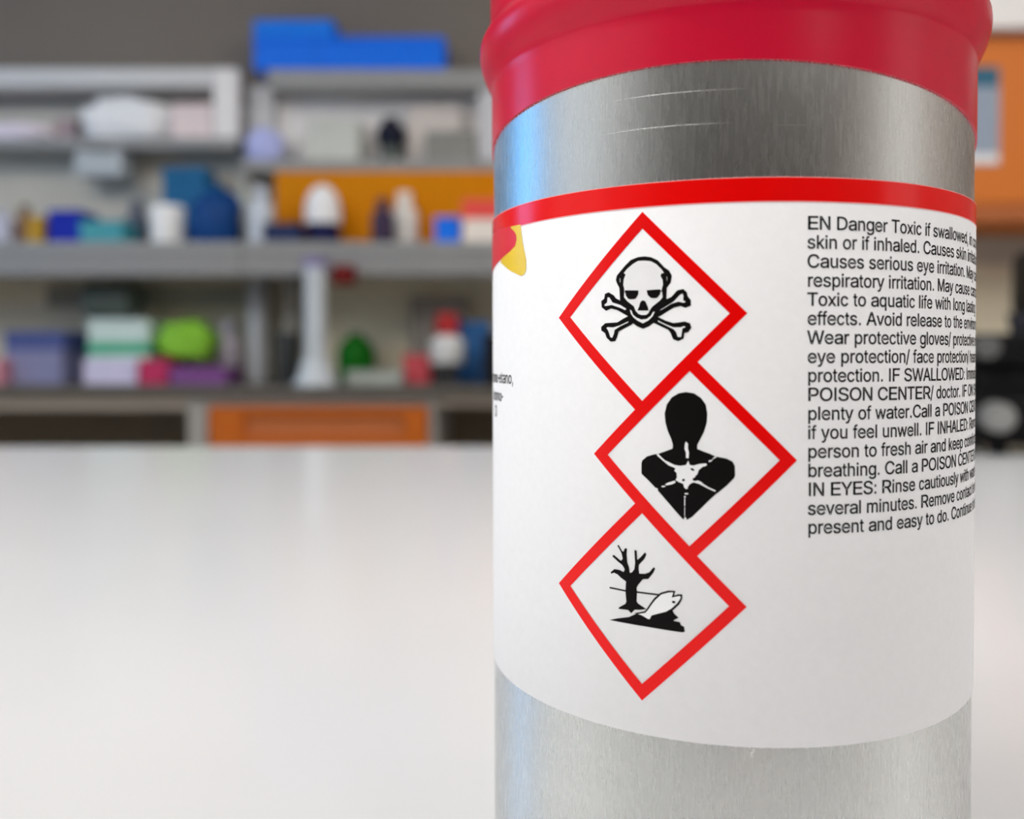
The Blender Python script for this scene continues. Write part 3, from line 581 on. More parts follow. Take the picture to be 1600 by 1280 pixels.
def advance(s):
    return sum(GLYPHS[ch][0] if ch in GLYPHS else 278 for ch in s) / 1000.0
_gc = {}
BOLD = 0.012
def glyph(ch):
    if ch not in _gc:
        verts, faces, sign = [], [], []
        for p in GLYPHS[ch][1]:
            q = [Vector((x / 1000.0, y / 1000.0)) for x, y in p]
            # thicken the stroke a little: every point moves to the outer side of the outline
            w = []
            for a, b, c in zip(q[-1:] + q[:-1], q, q[1:] + q[:1]):
                d0, d1 = (b - a).normalized(), (c - b).normalized()
                n = Vector((-d0.y - d1.y, d0.x + d1.x))
                k = n.length
                w.append(b + (n / k) * BOLD / max(0.5, k / 2) if k > 1e-6 else b)
            q = w
            solid = sum(a.x * b.y - b.x * a.y for a, b in zip(q, q[1:] + q[:1])) < 0     # clockwise outlines are ink, the others holes
            if solid:
                q.reverse()
            sign.append(1 if solid else -1)
            faces.append(list(range(len(verts), len(verts) + len(q))))
            verts += q
        ov, _, of, _, _, src = delaunay_2d_cdt(verts, [], faces, 0, 1e-6)
        _gc[ch] = ([(v.x, v.y) for v in ov], [tuple(f) for f, o in zip(of, src) if sum(sign[k] for k in o) > 0])
    return _gc[ch]
def glyphs(s):
    vs, fs, x = [], [], 0.0
    for ch in s:
        if ch in GLYPHS:
            gv, gf = glyph(ch)
            n = len(vs)
            vs += [(x + a, b) for a, b in gv]
            fs += [tuple(i + n for i in f) for f in gf]
        x += advance(ch)
    return vs, fs
LINES = [
 ('EN Danger Toxic', ' if swallowed, in contact', 0.7232),
 ('skin or if inhaled.', ' Causes skin irritation.', 0.7145),
 ('Causes serious eye', ' irritation. May cause', 0.794),
 ('respiratory irritation.', ' May cause cancer.', 0.7962),
 ('Toxic to aquatic life', ' with long lasting', 0.7842),
 ('effects. Avoid release', ' to the environment.', 0.8443),
 ('Wear protective gloves/', ' protective clothing/', 0.9074),
 ('eye protection/ face', ' protection/ hearing', 0.7954),
 ('protection.', ' IF SWALLOWED: Immediately', 0.5527),
 ('POISON CENTER/', ' doctor. IF ON SKIN: Wash', 0.7928),
 ('plenty of water.Call a', ' POISON CENTER/doctor', 0.8351),
 ('if you feel unwell.', ' IF INHALED: Remove', 0.7302),
 ('person to fresh air', ' and keep comfortable for', 0.76),
 ('breathing. Call a', ' POISON CENTER/doctor.', 0.7102),
 ('IN EYES: Rinse', ' cautiously with water for', 0.6973),
 ('several minutes.', ' Remove contact lenses,', 0.7082),
 ('present and easy to do.', ' Continue rinsing.', 0.9022),
]
def text_line(bm, s, u0, us, z0, zs, umax=1.6):
    vs, fs = glyphs(s)
    nv = [bm.verts.new(wrap(u0 + x * us, z0 + y * zs, 1.0)) for x, y in vs]
    for f in fs:
        if all(u0 + vs[i][0] * us < umax for i in f):
            try:
                bm.faces.new([nv[i] for i in f])
            except ValueError:
                pass
    for v in nv:
        if not v.link_faces:
            bm.verts.remove(v)
def text_object(name, bm, lab):
    for f in bm.faces:
        f.normal_update()
        c = f.calc_center_median()
        if f.normal.x * c.x + f.normal.y * c.y < 0:
            f.normal_flip()
    me = bpy.data.meshes.new(name)
    bm.to_mesh(me)
    bm.free()
    me.materials.append(M['ink_text'])
    o = bpy.data.objects.new(name, me)
    COL.objects.link(o)
    o.parent = label
    o['label'] = lab
CAPH = 0.0427
bm = bmesh.new()
for i, (a, b, ue) in enumerate(LINES):
    u0 = 0.2745 + 0.0003 * i
    s = (ue - u0) / (advance(a) - 0.05)
    text_line(bm, a + b, u0, s, 0.42155 - 0.061644 * i, CAPH / 0.716)
text_object('warning_text', bm, 'black printed hazard warning text')
bm = bmesh.new()
for s, ue, z0 in (('bromo-etano,', -0.905, -0.092), ('bromo-', -1.02, -0.166), ('D', -1.12, -0.232)):
    k = 0.062
    text_line(bm, s, ue - k * advance(s), k, z0, k)
text_object('name_text', bm, 'black lettering curving away at the left edge')

# wear on the bare metal band and a fibre
def strokes(name, lines, lay, m, w, lab):
    polys = []
    for ln in lines:
        up = [(u, z + w * (0.5 if 0 < i < len(ln) - 1 else 0.1)) for i, (u, z) in enumerate(ln)]
        dn = [(u, z - w * (0.5 if 0 < i < len(ln) - 1 else 0.1)) for i, (u, z) in enumerate(ln)]
        polys.append(up + dn[::-1])
    o = printed(name, [(lay, m, polys)], body, lab)
    return o
strokes('scratch', SCRATCHES, -5.4, M['scratch'], 0.0022, 'fine pale scratches on the metal band')
pts = [Vector(wrap(u, z, -4.6)) for u, z in HAIR[0]]
bm = bmesh.new()
for a, b in zip(pts, pts[1:]):
    add_tube(bm, a, b, 0.00007, seg=8)
h = obj('fibre', bm, M['hair'], body, True)
h['label'] = 'tiny pale fibre stuck below the label'

# ------------------------------------------------------------------ the bench along the far wall
BZ = CAM_Z - 0.070
def zc(v):
    return CAM_Z + v
wt = obj('worktop', box(-2.45, 1.9, 2.3, 2.715, BZ - 0.02, BZ, 0.003), M['worktop'])
wt['label'] = 'long dark grey bench worktop along the far wall'
wt['category'] = 'worktop'
# apron rails under the worktop
def single(name, bm, m, label, cat, group=None):
    o = obj(name, bm, m)
    o['label'] = label
    o['category'] = cat
    if group:
        o['group'] = group
    return o
single('apron_rail', box(-2.45, -0.963, 2.33, 2.36, BZ - 0.0635, BZ - 0.0202, 0.002), M['apron'], 'grey brown rail under the bench left of the orange drawer', 'rail')
single('apron_rail', box(-0.29, 0.9, 2.33, 2.36, BZ - 0.055, BZ - 0.0202, 0.002), M['apron'], 'grey brown rail under the bench right of the orange drawer', 'rail')
struct('trim_1', box(-2.45, 1.9, 2.69, 2.715, 0.0, BZ - 0.021), M['knee_shade'])  # shade of the knee space put into this panel's dark colour
struct('trim_3', box(-2.45, 1.5, 2.7155, 2.7195, BZ + 0.0005, zc(0.30)), M['wall_brightener'])  # pale panel added so the dim wall above the bench comes out brighter
# base cabinet with the orange drawer
cb = thing('base_cabinet', 'base cabinet with an orange drawer under the middle of the bench', 'cabinet', (-0.625, 2.33, 0))
bm = bmesh.new()
zt = BZ - 0.0205
for (xa, xb, ya, yb, za, zb) in ((-0.338, -0.285, 0, 0.35, 0.08, zt), (0.313, 0.333, 0, 0.35, 0.08, zt), (-0.285, 0.313, 0, 0.35, 0.08, 0.1), (-0.285, 0.313, 0.33, 0.35, 0.1, zt), (-0.285, 0.313, 0, 0.35, zt - 0.032, zt)):
    add_box(bm, xa, xb, ya, yb, za, zb, 0.002)
obj('carcass', bm, M['carcass'], cb)
dz1, dz0 = zt - 0.034, zt - 0.19
bm = bmesh.new()
for (xa, xb, za, zb) in ((-0.273, -0.18, dz0, dz1), (0.25, 0.31, dz0, dz1), (-0.18, 0.25, dz1 - 0.022, dz1), (-0.18, 0.25, dz0, dz1 - 0.085)):
    add_box(bm, xa, xb, -0.02, 0.0, za, zb)
add_box(bm, -0.273, 0.31, 0.0, 0.32, dz0 + 0.01, dz0 + 0.02)
dr = obj('drawer', bm, M['orange_drawer'], cb)
dr['label'] = 'orange drawer front'
obj('recessed_grip', box(-0.18, 0.25, -0.006, 0.0, dz1 - 0.085, dz1 - 0.022), M['orange_recess'], dr)
obj('drawer', box(-0.273, 0.31, -0.02, 0.0, dz0 - 0.2, dz0 - 0.006, 0.002), M['orange_drawer'], cb)

# shelf units
def part(name, x0, x1, y0, y1, z0, z1, m, p):
    l = p.location
    return obj(name, box(x0 - l.x, x1 - l.x, y0 - l.y, y1 - l.y, z0 - l.z, z1 - l.z, 0.002), m, p)
su = thing('shelf_unit', 'light grey shelf unit on the left above the bench', 'shelf', (-1.6, 2.42, BZ))
part('top_board', -2.4, -0.9935, 2.60, 2.715, zc(0.824), zc(0.8764), M['shelf_white'], su)
part('shelf_board', -2.4, -0.921, 2.60, 2.715, zc(0.637), zc(0.670), M['shelf_grey'], su)
part('ledge', -2.4, -0.852, 2.42, 2.715, zc(0.306), zc(0.3313), M['shelf_grey'], su)
part('trunking', -2.36, -0.852, 2.424, 2.49, zc(0.238), zc(0.3055), M['trunking'], su)
part('post', -0.9925, -0.921, 2.60, 2.64, zc(0.670), zc(0.8764), M['white'], su)
part('post', -0.895, -0.855, 2.66, 2.715, BZ, zc(0.3055), M['post'], su)
part('post', -2.4, -2.36, 2.44, 2.48, BZ, zc(0.3055), M['post'], su)
part('shelf_shade_strip', -1.55, -0.90, 2.69, 2.715, zc(0.165), zc(0.235), M['under'], su)  # dark strip added in place of the shade below the shelf
su2 = thing('shelf_unit', 'grey shelf unit with blue boxes on top and an orange back panel', 'shelf', (-0.2, 2.42, BZ))
part('top_board', -0.83, 0.5, 2.60, 2.715, zc(0.8147), zc(0.8725), M['shelf_grey'], su2)
part('shelf_board', -0.915, 0.5, 2.60, 2.715, zc(0.568), zc(0.6027), M['shelf_grey'], su2)
part('ledge', -0.850, 0.5, 2.42, 2.715, zc(0.306), zc(0.3313), M['shelf_grey'], su2)
part('trunking', -0.850, 0.46, 2.424, 2.49, zc(0.238), zc(0.3055), M['trunking'], su2)
part('post', -0.912, -0.832, 2.67, 2.715, zc(0.6027), zc(0.845), M['post'], su2)
part('post', -0.1966, -0.139, 2.61, 2.64, zc(0.6027), zc(0.8147), M['post'], su2)
part('post', 0.46, 0.5, 2.44, 2.48, BZ, zc(0.306), M['post'], su2)
bp_ = part('back_panel', -0.83, 0.46, 2.70, 2.714, zc(0.603), zc(0.8145), M['white'], su2)
bp_['label'] = 'white back panel'
op = part('back_panel', -0.8095, 0.46, 2.60, 2.62, zc(0.3315), zc(0.5678), M['orange_panel'], su2)
op['label'] = 'yellow orange back panel'
single('dispenser', box(-0.587, -0.525, 2.378, 2.4235, zc(0.2095), zc(0.263), 0.008), cmat((88, 0, 0)), 'small dark red dispenser fixed to the front of the lower shelf', 'dispenser')
hb = thing('hanging_basket', 'pale grey basket hanging under the upper left shelf', 'basket', (-1.34, 2.602, zc(0.637)))
bm = bmesh.new()
for (xa, xb, ya, yb, za, zb) in ((-0.07, 0.07, 0, 0.006, -0.075, -0.01), (-0.07, 0.07, 0.094, 0.10, -0.075, -0.01), (-0.07, -0.064, 0.006, 0.094, -0.075, -0.01), (0.064, 0.07, 0.006, 0.094, -0.075, -0.01), (-0.07, 0.07, 0, 0.10, -0.081, -0.075)):
    add_box(bm, xa, xb, ya, yb, za, zb, 0.001)
obj('bin', bm, cmat((160, 166, 168)), hb)
bm = bmesh.new()
for xa in (-0.06, 0.05):
    bm = bmesh.new()
    add_box(bm, xa, xa + 0.01, 0.0, 0.10, -0.012, -0.0005)
    obj('hook', bm, M['post'], hb)
single('roll', lathe([(0, -0.07), (0.05, -0.07), (0.055, -0.06), (0.055, 0.06), (0.05, 0.07), (0, 0.07)], 32, caps=False), cmat((86, 94, 88)), 'dark grey green roll hanging under the lower left shelf', 'roll')
rl = bpy.data.objects['roll']
rl.rotation_euler = (0, PI / 2, 0)
rl.location = (-1.30, 2.60, zc(0.182))

# ------------------------------------------------------------------ things on the bench and shelves
ITEMS = [
  ('bag', 'plastic_bag', 'bag', 'white bulging plastic bag lying on the upper left shelf', -1.4174, -1.1316, 2.605, 0.107, 0.67, 0.8047, (245, 244, 240), {}),
  ('carton', 'carton', 'box', 'pale pink carton beside the white post on the upper left shelf', -1.1239, -0.9984, 2.605, 0.107, 0.67, 0.7718, (205, 190, 188), {}),
  ('bag', 'folded_cloth', 'cloth', 'pinkish white folded cloth at the left end of the upper left shelf', -1.7186, -1.4985, 2.605, 0.107, 0.67, 0.7236, (212, 200, 210), {}),
  ('carton', 'carton', 'box', 'small mauve grey box between the folded cloth and the white bag', -1.4991, -1.4401, 2.654, 0.042, 0.67, 0.7411, (150, 132, 134), {}),
  ('carton', 'storage_box', 'box', 'long bright blue box on top of the right shelf unit', -0.8741, -0.2991, 2.603, 0.109, 0.8725, 0.9719, (0, 98, 215), {'lid': (0, 98, 215)}),
  ('carton', 'storage_box', 'box', 'short bright blue box stacked on the left half of the long blue box', -0.8741, -0.6329, 2.603, 0.109, 0.9719, 1.0221, (0, 108, 222), {'lid': (0, 108, 222)}),
  ('bag', 'pouch', 'bag', 'lavender pouch at the left end of the right middle shelf', -0.9076, -0.7898, 2.605, 0.05, 0.6027, 0.7062, (158, 164, 205), {}),
  ('carton', 'carton', 'box', 'off-white carton left of the dark round flask', -0.7184, -0.5561, 2.605, 0.092, 0.6027, 0.7274, (178, 180, 172), {}),
  ('flask', 'round_flask', 'flask', 'dark navy round flask on a short stand on the right middle shelf', -0.5135, -0.4227, 2.604, 0.0908, 0.6027, 0.7387, (14, 18, 36), {}),
  ('carton', 'carton', 'box', 'beige grey carton behind the low grey box on the right middle shelf', -0.4171, -0.2558, 2.654, 0.042, 0.6027, 0.7785, (184, 176, 170), {}),
  ('carton', 'carton', 'box', 'low dark grey box near the can on the right middle shelf', -0.3589, -0.2045, 2.603, 0.048, 0.6027, 0.6883, (122, 122, 116), {}),
  ('dome', 'dome_container', 'container', 'white domed container on a navy base in front of the orange panel', -0.6972, -0.5944, 2.475, 0.1028, 0.3313, 0.5113, (215, 218, 232), {'base2': (10, 14, 62)}),
  ('tray', 'tray', 'tray', 'flat navy tray beside the white domed container', -0.789, -0.6881, 2.43, 0.06, 0.3313, 0.3849, (22, 36, 72), {}),
  ('bottle', 'bottle', 'bottle', 'dark purple bottle in front of the orange panel', -0.4928, -0.4278, 2.435, 0.065, 0.3313, 0.4597, (52, 40, 62), {'cap': (52, 40, 62)}),
  ('bottle', 'bottle', 'bottle', 'white bottle next to the dark purple bottle', -0.4503, -0.3721, 2.51, 0.0782, 0.3313, 0.4925, (200, 196, 188), {'cap': (205, 200, 190)}),
  ('carton', 'carton', 'box', 'small bright blue box left of the red-lidded carton', -0.3111, -0.2369, 2.44, 0.0742, 0.3313, 0.4046, (0, 98, 205), {}),
  ('carton', 'carton', 'box', 'white carton with a red lid beside the can on the orange-backed shelf', -0.2315, -0.1049, 2.44, 0.1266, 0.3313, 0.4535, (205, 196, 186), {'lid': (205, 70, 62), 'lidh': 0.45}),
  ('bottle', 'bottle', 'bottle', 'brown bottle at the left end of the lower shelf', -1.5013, -1.4542, 2.44, 0.0471, 0.3313, 0.4426, (112, 84, 62), {'cap': (100, 78, 60)}),
  ('carton', 'carton', 'box', 'small mustard yellow box beside the brown bottle', -1.4555, -1.4104, 2.43, 0.05, 0.3313, 0.4048, (158, 122, 30), {}),
  ('bottle', 'bottle', 'bottle', 'pale grey bottle cut off by the left edge of the photo', -1.5881, -1.5121, 2.44, 0.076, 0.3313, 0.4281, (165, 168, 184), {'cap': (172, 172, 182)}),
  ('carton', 'carton', 'box', 'navy blue box right of the mustard yellow box', -1.4018, -1.3041, 2.44, 0.0977, 0.3313, 0.4245, (0, 26, 140), {}),
  ('tray', 'tray', 'tray', 'low teal tray on the left part of the lower shelf', -1.3042, -1.1853, 2.43, 0.1, 0.3313, 0.3922, (60, 132, 142), {}),
  ('bottle', 'bottle', 'bottle', 'slate grey bottle behind the teal tray', -1.2574, -1.1926, 2.57, 0.025, 0.3313, 0.4776, (78, 84, 98), {'cap': (70, 76, 92)}),
  ('tub', 'tub', 'tub', 'small white round tub left of the big blue jug', -1.1287, -1.0328, 2.44, 0.0959, 0.3313, 0.4408, (225, 214, 208), {}),
  ('jug', 'jug', 'jug', 'big dark blue jug on the lower shelf', -1.0201, -0.8827, 2.44, 0.1374, 0.3313, 0.5059, (0, 52, 108), {}),
  ('carton', 'storage_box', 'box', 'teal blue box standing behind the big dark blue jug', -1.1487, -1.0176, 2.6, 0.09, 0.3313, 0.5796, (10, 84, 126), {}),
  ('bottle', 'bottle', 'bottle', 'pale grey green bottle right of the big blue jug', -0.9405, -0.8789, 2.6, -0.005, 0.3313, 0.5603, (160, 164, 156), {'cap': (150, 152, 146)}),
  ('bottle', 'bottle', 'bottle', 'whitish bottle between the blue jug and the navy tray', -0.8429, -0.776, 2.44, 0.0669, 0.3313, 0.4932, (176, 182, 190), {'cap': (176, 182, 190)}),
  ('carton', 'carton', 'box', 'grey lavender box at the bottom of the stack on the left of the bench', -1.566, -1.3973, 2.5, 0.2, -0.07, 0.0291, (120, 120, 150), {}),
  ('carton', 'carton', 'box', 'navy box on top of the grey lavender box at the left of the bench', -1.566, -1.3899, 2.5, 0.2, 0.0291, 0.0865, (66, 76, 122), {}),
  ('carton', 'carton', 'box', 'dusty pink box cut off by the left edge of the photo on the bench', -1.6236, -1.5437, 2.45, 0.1, -0.07, 0.0049, (190, 128, 140), {}),
  ('carton', 'carton', 'box', 'lavender white box under the green striped carton', -1.338, -1.1787, 2.5, 0.18, -0.07, 0.0013, (188, 182, 204), {}),
  ('carton', 'carton', 'box', 'white carton with a green stripe stacked on a lavender box', -1.3285, -1.1499, 2.51, 0.16, 0.0013, 0.1185, (178, 194, 188), {'stripe': (66, 150, 116)}),
  ('carton', 'carton', 'box', 'crimson box under the lime green bag', -1.1692, -1.081, 2.48, 0.14, -0.07, 0.0031, (170, 44, 84), {}),
  ('carton', 'carton', 'box', 'flat purple box under the right half of the lime green bag', -1.0704, -0.9081, 2.46, 0.15, -0.07, -0.0188, (112, 66, 122), {}),
  ('bag', 'plastic_bag', 'bag', 'lime green bag resting on the crimson box and the purple box', -1.1379, -0.9711, 2.5, 0.13, 0.0031, 0.1218, (116, 170, 46), {}),
  ('bottle', 'bottle', 'bottle', 'white squat bottle right of the lime green bag', -1.0138, -0.936, 2.625, 0.055, -0.07, 0.1259, (178, 172, 180), {'cap': (178, 174, 180)}),
  ('bottle', 'tube_holder', 'holder', 'tall grey white tube holder in the middle of the left bench', -0.8951, -0.8358, 2.58, 0.0593, -0.07, 0.2423, (156, 158, 160), {'cap': (150, 152, 155), 'neck': 0.9}),
  ('tub', 'beaker', 'beaker', 'small black beaker in front of the pale upright tube', -0.7561, -0.6885, 2.4, 0.0676, -0.07, 0.0777, (48, 50, 50), {}),
  ('bottle', 'tube_holder', 'holder', 'pale upright tube behind the small black beaker', -0.8071, -0.7486, 2.63, 0.05, -0.07, 0.2626, (150, 148, 140), {'cap': (146, 144, 138), 'neck': 0.9}),
  ('cylinder', 'measuring_cylinder', 'cylinder', 'tall white measuring cylinder with a wide foot and lilac rim', -0.6577, -0.5954, 2.335, 0.0623, -0.07, 0.2782, (168, 174, 178), {}),
  ('round', 'round_bottle', 'bottle', 'green round-shouldered bottle on the bench', -0.6311, -0.5183, 2.58, 0.1, -0.07, 0.0836, (0, 92, 0), {}),
  ('tray', 'tray', 'tray', 'pale grey tray in front of the green bottle', -0.5607, -0.4052, 2.44, 0.13, -0.07, -0.0295, (150, 156, 150), {}),
  ('carton', 'carton', 'box', 'pinkish red box right of the pale grey tray', -0.4114, -0.328, 2.5, 0.09, -0.07, 0.0161, (172, 66, 74), {}),
  ('carton', 'carton', 'box', 'tall greige carton at the back of the bench behind the red-capped bottle', -0.4133, -0.2401, 2.655, 0.033, -0.07, 0.1943, (134, 128, 118), {}),
  ('carton', 'stand_block', 'block', 'black block under the red-capped white bottle', -0.3118, -0.2498, 2.46, 0.075, -0.07, -0.0115, (40, 40, 42), {}),
  ('bottle', 'bottle', 'bottle', 'white bottle with a red cap standing on a black block', -0.3305, -0.2307, 2.45, 0.0998, -0.0115, 0.1339, (188, 188, 186), {'cap': (150, 32, 34), 'neck': 0.6, 'caph': 0.42}),
  ('carton', 'canister', 'canister', 'steel blue canister between the red-capped bottle and the can', -0.26, -0.1632, 2.56, 0.09, -0.07, 0.1133, (46, 96, 152), {}),
  ('carton', 'case', 'case', 'black case at the front edge of the bench beside the can', -0.1685, -0.0172, 2.32, 0.2, -0.07, 0.07, (6, 8, 16), {}),
]

def bag_mesh(w, d, h, seed):
    bm = bmesh.new()
    bmesh.ops.create_icosphere(bm, subdivisions=4, radius=1.0)
    rnd = random.Random(seed)
    ph = [rnd.uniform(0, 6.28) for _ in range(6)]
    for v in bm.verts:
        n = v.co.copy()
        k = 1 + 0.05 * math.sin(5 * n.x + ph[0]) * math.sin(4 * n.y + ph[1]) + 0.05 * math.sin(7 * n.z + ph[2] + 3 * n.x) + 0.03 * math.sin(11 * n.x + 6 * n.z + ph[3])
        p = [math.copysign(abs(c) ** 0.75, c) for c in n]
        z = max(p[2] * k, -0.8)
        v.co = (p[0] * k * w / 2 * 0.97, p[1] * k * d / 2, (z + 0.8) / 1.8 * h)
    return bm

GROUPS = {'bottle': 'bottles on the shelves and bench', 'carton': 'cartons on the shelves and bench'}
for idx, (kind, name, cat, lab, x0, x1, y, dep, z0, z1, col, kw) in enumerate(ITEMS):
    w, h, cx = x1 - x0, z1 - z0, (x0 + x1) / 2
    m = cmat(tuple(col))
    rr = w / 2
    if kind in ('bottle', 'tub', 'flask', 'dome', 'round', 'cylinder', 'jug'):
        dep = w
    t = thing(name, lab, cat, (cx, y + dep / 2, CAM_Z + z0 + 0.0004), 0.0, GROUPS.get(kind) if name == kind else None)
    if kind == 'carton':
        lh = h * kw.get('lidh', 0.16)
        ml = cmat(tuple(kw['lid'])) if 'lid' in kw else m
        obj('box_body', box(-w / 2 + 0.002, w / 2 - 0.002, -dep / 2 + 0.002, dep / 2 - 0.002, 0, h - lh, 0.002), m, t)
        bm = box(-w / 2, w / 2, -dep / 2, dep / 2, h - lh, h, 0.003)
        add_box(bm, -w * 0.12, w * 0.12, -dep / 2 - 0.0015, -dep / 2, h - lh * 0.7, h - lh * 0.25)
        o = obj('lid', bm, ml, t)
        if 'lid' in kw and kw['lid'] != col:
            o['label'] = 'red lid'
        if 'stripe' in kw:
            o = obj('stripe', box(-w / 2 + 0.001, w / 2 - 0.001, -dep / 2, dep / 2, h * 0.13, h * 0.45), cmat(tuple(kw['stripe'])), t)
            o['label'] = 'green stripe'
    elif kind == 'bag':
        obj('sack', bag_mesh(w, dep, h * 0.97, idx), m, t, True)
        obj('gathered_neck', lathe([(0.0, h * 0.9), (w * 0.10, h * 0.9), (w * 0.05, h * 0.95), (w * 0.09, h), (0, h * 0.99)], 16, caps=False), m, t, True)
    elif kind == 'tray':
        bm = bmesh.new()
        k = 0.006
        add_box(bm, -w / 2, w / 2, -dep / 2, dep / 2, 0, k, 0.001)
        for (xa, xb, ya, yb) in ((-w / 2, w / 2, -dep / 2, -dep / 2 + k), (-w / 2, w / 2, dep / 2 - k, dep / 2), (-w / 2, -w / 2 + k, -dep / 2 + k, dep / 2 - k), (w / 2 - k, w / 2, -dep / 2 + k, dep / 2 - k)):
            add_box(bm, xa, xb, ya, yb, k, h, 0.001)
        obj('pan', bm, m, t)
        bm = bmesh.new()
        for (xa, xb, ya, yb) in ((-w / 2 - 0.003, w / 2 + 0.003, -dep / 2 - 0.003, -dep / 2 + k), (-w / 2 - 0.003, w / 2 + 0.003, dep / 2 - k, dep / 2 + 0.003), (-w / 2 - 0.003, -w / 2 + k, -dep / 2 + k, dep / 2 - k), (w / 2 - k, w / 2 + 0.003, -dep / 2 + k, dep / 2 - k)):
            add_box(bm, xa, xb, ya, yb, h - 0.004, h, 0.001)
        obj('rim', bm, m, t)
    elif kind == 'bottle':
        nk, ch = kw.get('neck', 0.5), h * kw.get('caph', 0.2)
        hb_ = h - ch
        obj('bottle_body', lathe([(0, 0), (rr * 0.94, 0), (rr, 0.006), (rr, hb_ * 0.74), (rr * 0.95, hb_ * 0.82), (rr * max(0.72, nk), hb_ * 0.9), (rr * nk, hb_ * 0.96), (rr * nk, hb_), (0, hb_)], 40, caps=False), m, t, True)
        q = rr * nk * 1.1
        o = obj('bottle_cap', lathe([(0, hb_), (q, hb_), (q * 1.02, hb_ + ch * 0.1), (q, h - ch * 0.12), (q * 0.9, h), (0, h)], 40, caps=False), cmat(tuple(kw['cap'])), t, True)
        if 'caph' in kw:
            o['label'] = 'red cap'
    elif kind == 'tub':
        obj('vessel', lathe([(0, 0), (rr * 0.86, 0), (rr * 0.9, 0.005), (rr * 0.98, h * 0.8), (0, h * 0.8)], 40, caps=False), m, t, True)
        obj('lid', lathe([(0, h * 0.8), (rr, h * 0.8), (rr, h * 0.95), (rr * 0.93, h), (0, h)], 40, caps=False), m, t, True)
    elif kind == 'flask':
        obj('flask_body', lathe([(0, h * 0.26)] + [(rr * math.sin(a), h * 0.60 - h * 0.36 * math.cos(a)) for a in [PI * i / 18 for i in range(2, 16)]] + [(rr * 0.48, h * 0.945), (0, h * 0.945)], 40, caps=False), m, t, True)
        obj('stopper', lathe([(0, h * 0.945), (rr * 0.5, h * 0.945), (rr * 0.52, h), (0, h)], 32, caps=False), m, t, True)
        o = obj('stand', lathe([(0, 0), (rr * 0.85, 0), (rr * 0.8, h * 0.06), (rr * 0.7, h * 0.34), (rr * 0.62, h * 0.34), (0, h * 0.25)], 32, caps=False), cmat((74, 80, 76)), t, True)
        o['label'] = 'grey green stand'
    elif kind == 'dome':
        hb_ = h * 0.36
        o = obj('base', lathe([(0, 0), (rr * 0.98, 0), (rr, 0.004), (rr * 0.92, hb_), (0, hb_)], 40, caps=False), cmat(tuple(kw['base2'])), t, True)
        o['label'] = 'navy base'
        obj('dome', lathe([(0, hb_), (rr, hb_), (rr, hb_ + (h - hb_) * 0.3)] + [(rr * math.cos(a), hb_ + (h - hb_) * (0.3 + 0.7 * math.sin(a))) for a in [PI / 2 * i / 10 for i in range(1, 10)]] + [(0, h)], 40, caps=False), m, t, True)
    elif kind == 'round':
        obj('bottle_body', lathe([(0, 0), (rr * 0.93, 0), (rr, 0.01), (rr, h * 0.55)] + [(rr * math.cos(a), h * (0.55 + 0.4 * math.sin(a))) for a in [PI / 2 * i / 10 for i in range(1, 9)]] + [(rr * 0.32, h * 0.945), (0, h * 0.945)], 40, caps=False), m, t, True)
        obj('bottle_cap', lathe([(0, h * 0.945), (rr * 0.4, h * 0.945), (rr * 0.38, h), (0, h)], 32, caps=False), m, t, True)
    elif kind == 'cylinder':
        k = 1.9
        o = obj('foot', lathe([(0, 0), (rr * k, 0), (rr * k, 0.008), (rr * 1.6, 0.02), (rr * 1.05, 0.075), (0, 0.075)], 40, caps=False), m, t, True)
        obj('tube', lathe([(0, 0.075), (rr * 0.92, 0.075), (rr * 0.92, h - 0.025), (0, h - 0.025)], 40, caps=False), m, t, True)
        o = obj('rim', lathe([(0, h - 0.025), (rr, h - 0.025), (rr * 1.08, h), (rr * 0.9, h), (0, h - 0.005)], 40, caps=False), cmat((120, 112, 150)), t, True)
        o['label'] = 'lilac rim'
    elif kind == 'jug':
        obj('jug_body', lathe([(0, 0), (rr * 0.9, 0), (rr, 0.012), (rr, h * 0.55), (rr * 0.9, h * 0.7), (rr * 0.62, h * 0.82), (rr * 0.36, h * 0.86), (0, h * 0.86)], 40, caps=False), m, t, True)
        obj('jug_cap', lathe([(0, h * 0.86), (rr * 0.42, h * 0.86), (rr * 0.42, h * 0.98), (rr * 0.36, h), (0, h)], 32, caps=False), cmat((0, 66, 112)), t, True)
        bm = bmesh.new()
        pts = [Vector((rr * (0.35 + 0.62 * math.sin(a)), 0, h * (0.86 - 0.3 * (1 - math.cos(a))))) for a in [PI / 2 * i / 6 for i in range(7)]]
        for a, b in zip(pts, pts[1:]):
            add_tube(bm, a, b, 0.012, seg=12)
        obj('handle', bm, m, t, True)

# ------------------------------------------------------------------ right-hand side: orange wall cabinet, white bulkhead, microscope
oc = thing('wall_cabinet', 'bright orange wall cabinet right of the can', 'cabinet', (1.6, 2.4, zc(0.387)))
obj('carcass', box(-0.6, 0.55, 0.022, 0.315, 0.0, 0.512, 0.002), M['orange_door'], oc)
for xa, xb in ((-0.6, -0.028), (-0.022, 0.55)):
    d_ = obj('door', box(xa, xb, 0, 0.02, 0.046, 0.512, 0.002), M['orange_door'], oc)
    bm = bmesh.new()
    add_tube(bm, (xb - 0.05 if xa < -0.1 else xa + 0.05, -0.02, 0.08), (xb - 0.05 if xa < -0.1 else xa + 0.05, -0.02, 0.18), 0.005)
    for zz in (0.085, 0.175):
        add_tube(bm, (xb - 0.05 if xa < -0.1 else xa + 0.05, -0.02, zz), (xb - 0.05 if xa < -0.1 else xa + 0.05, 0.002, zz), 0.004)
    obj('handle', bm, M['chrome'], d_)
o = obj('bottom_rail', box(-0.6, 0.55, 0.004, 0.021, 0.0, 0.042, 0.002), M['orange_recess'], oc)
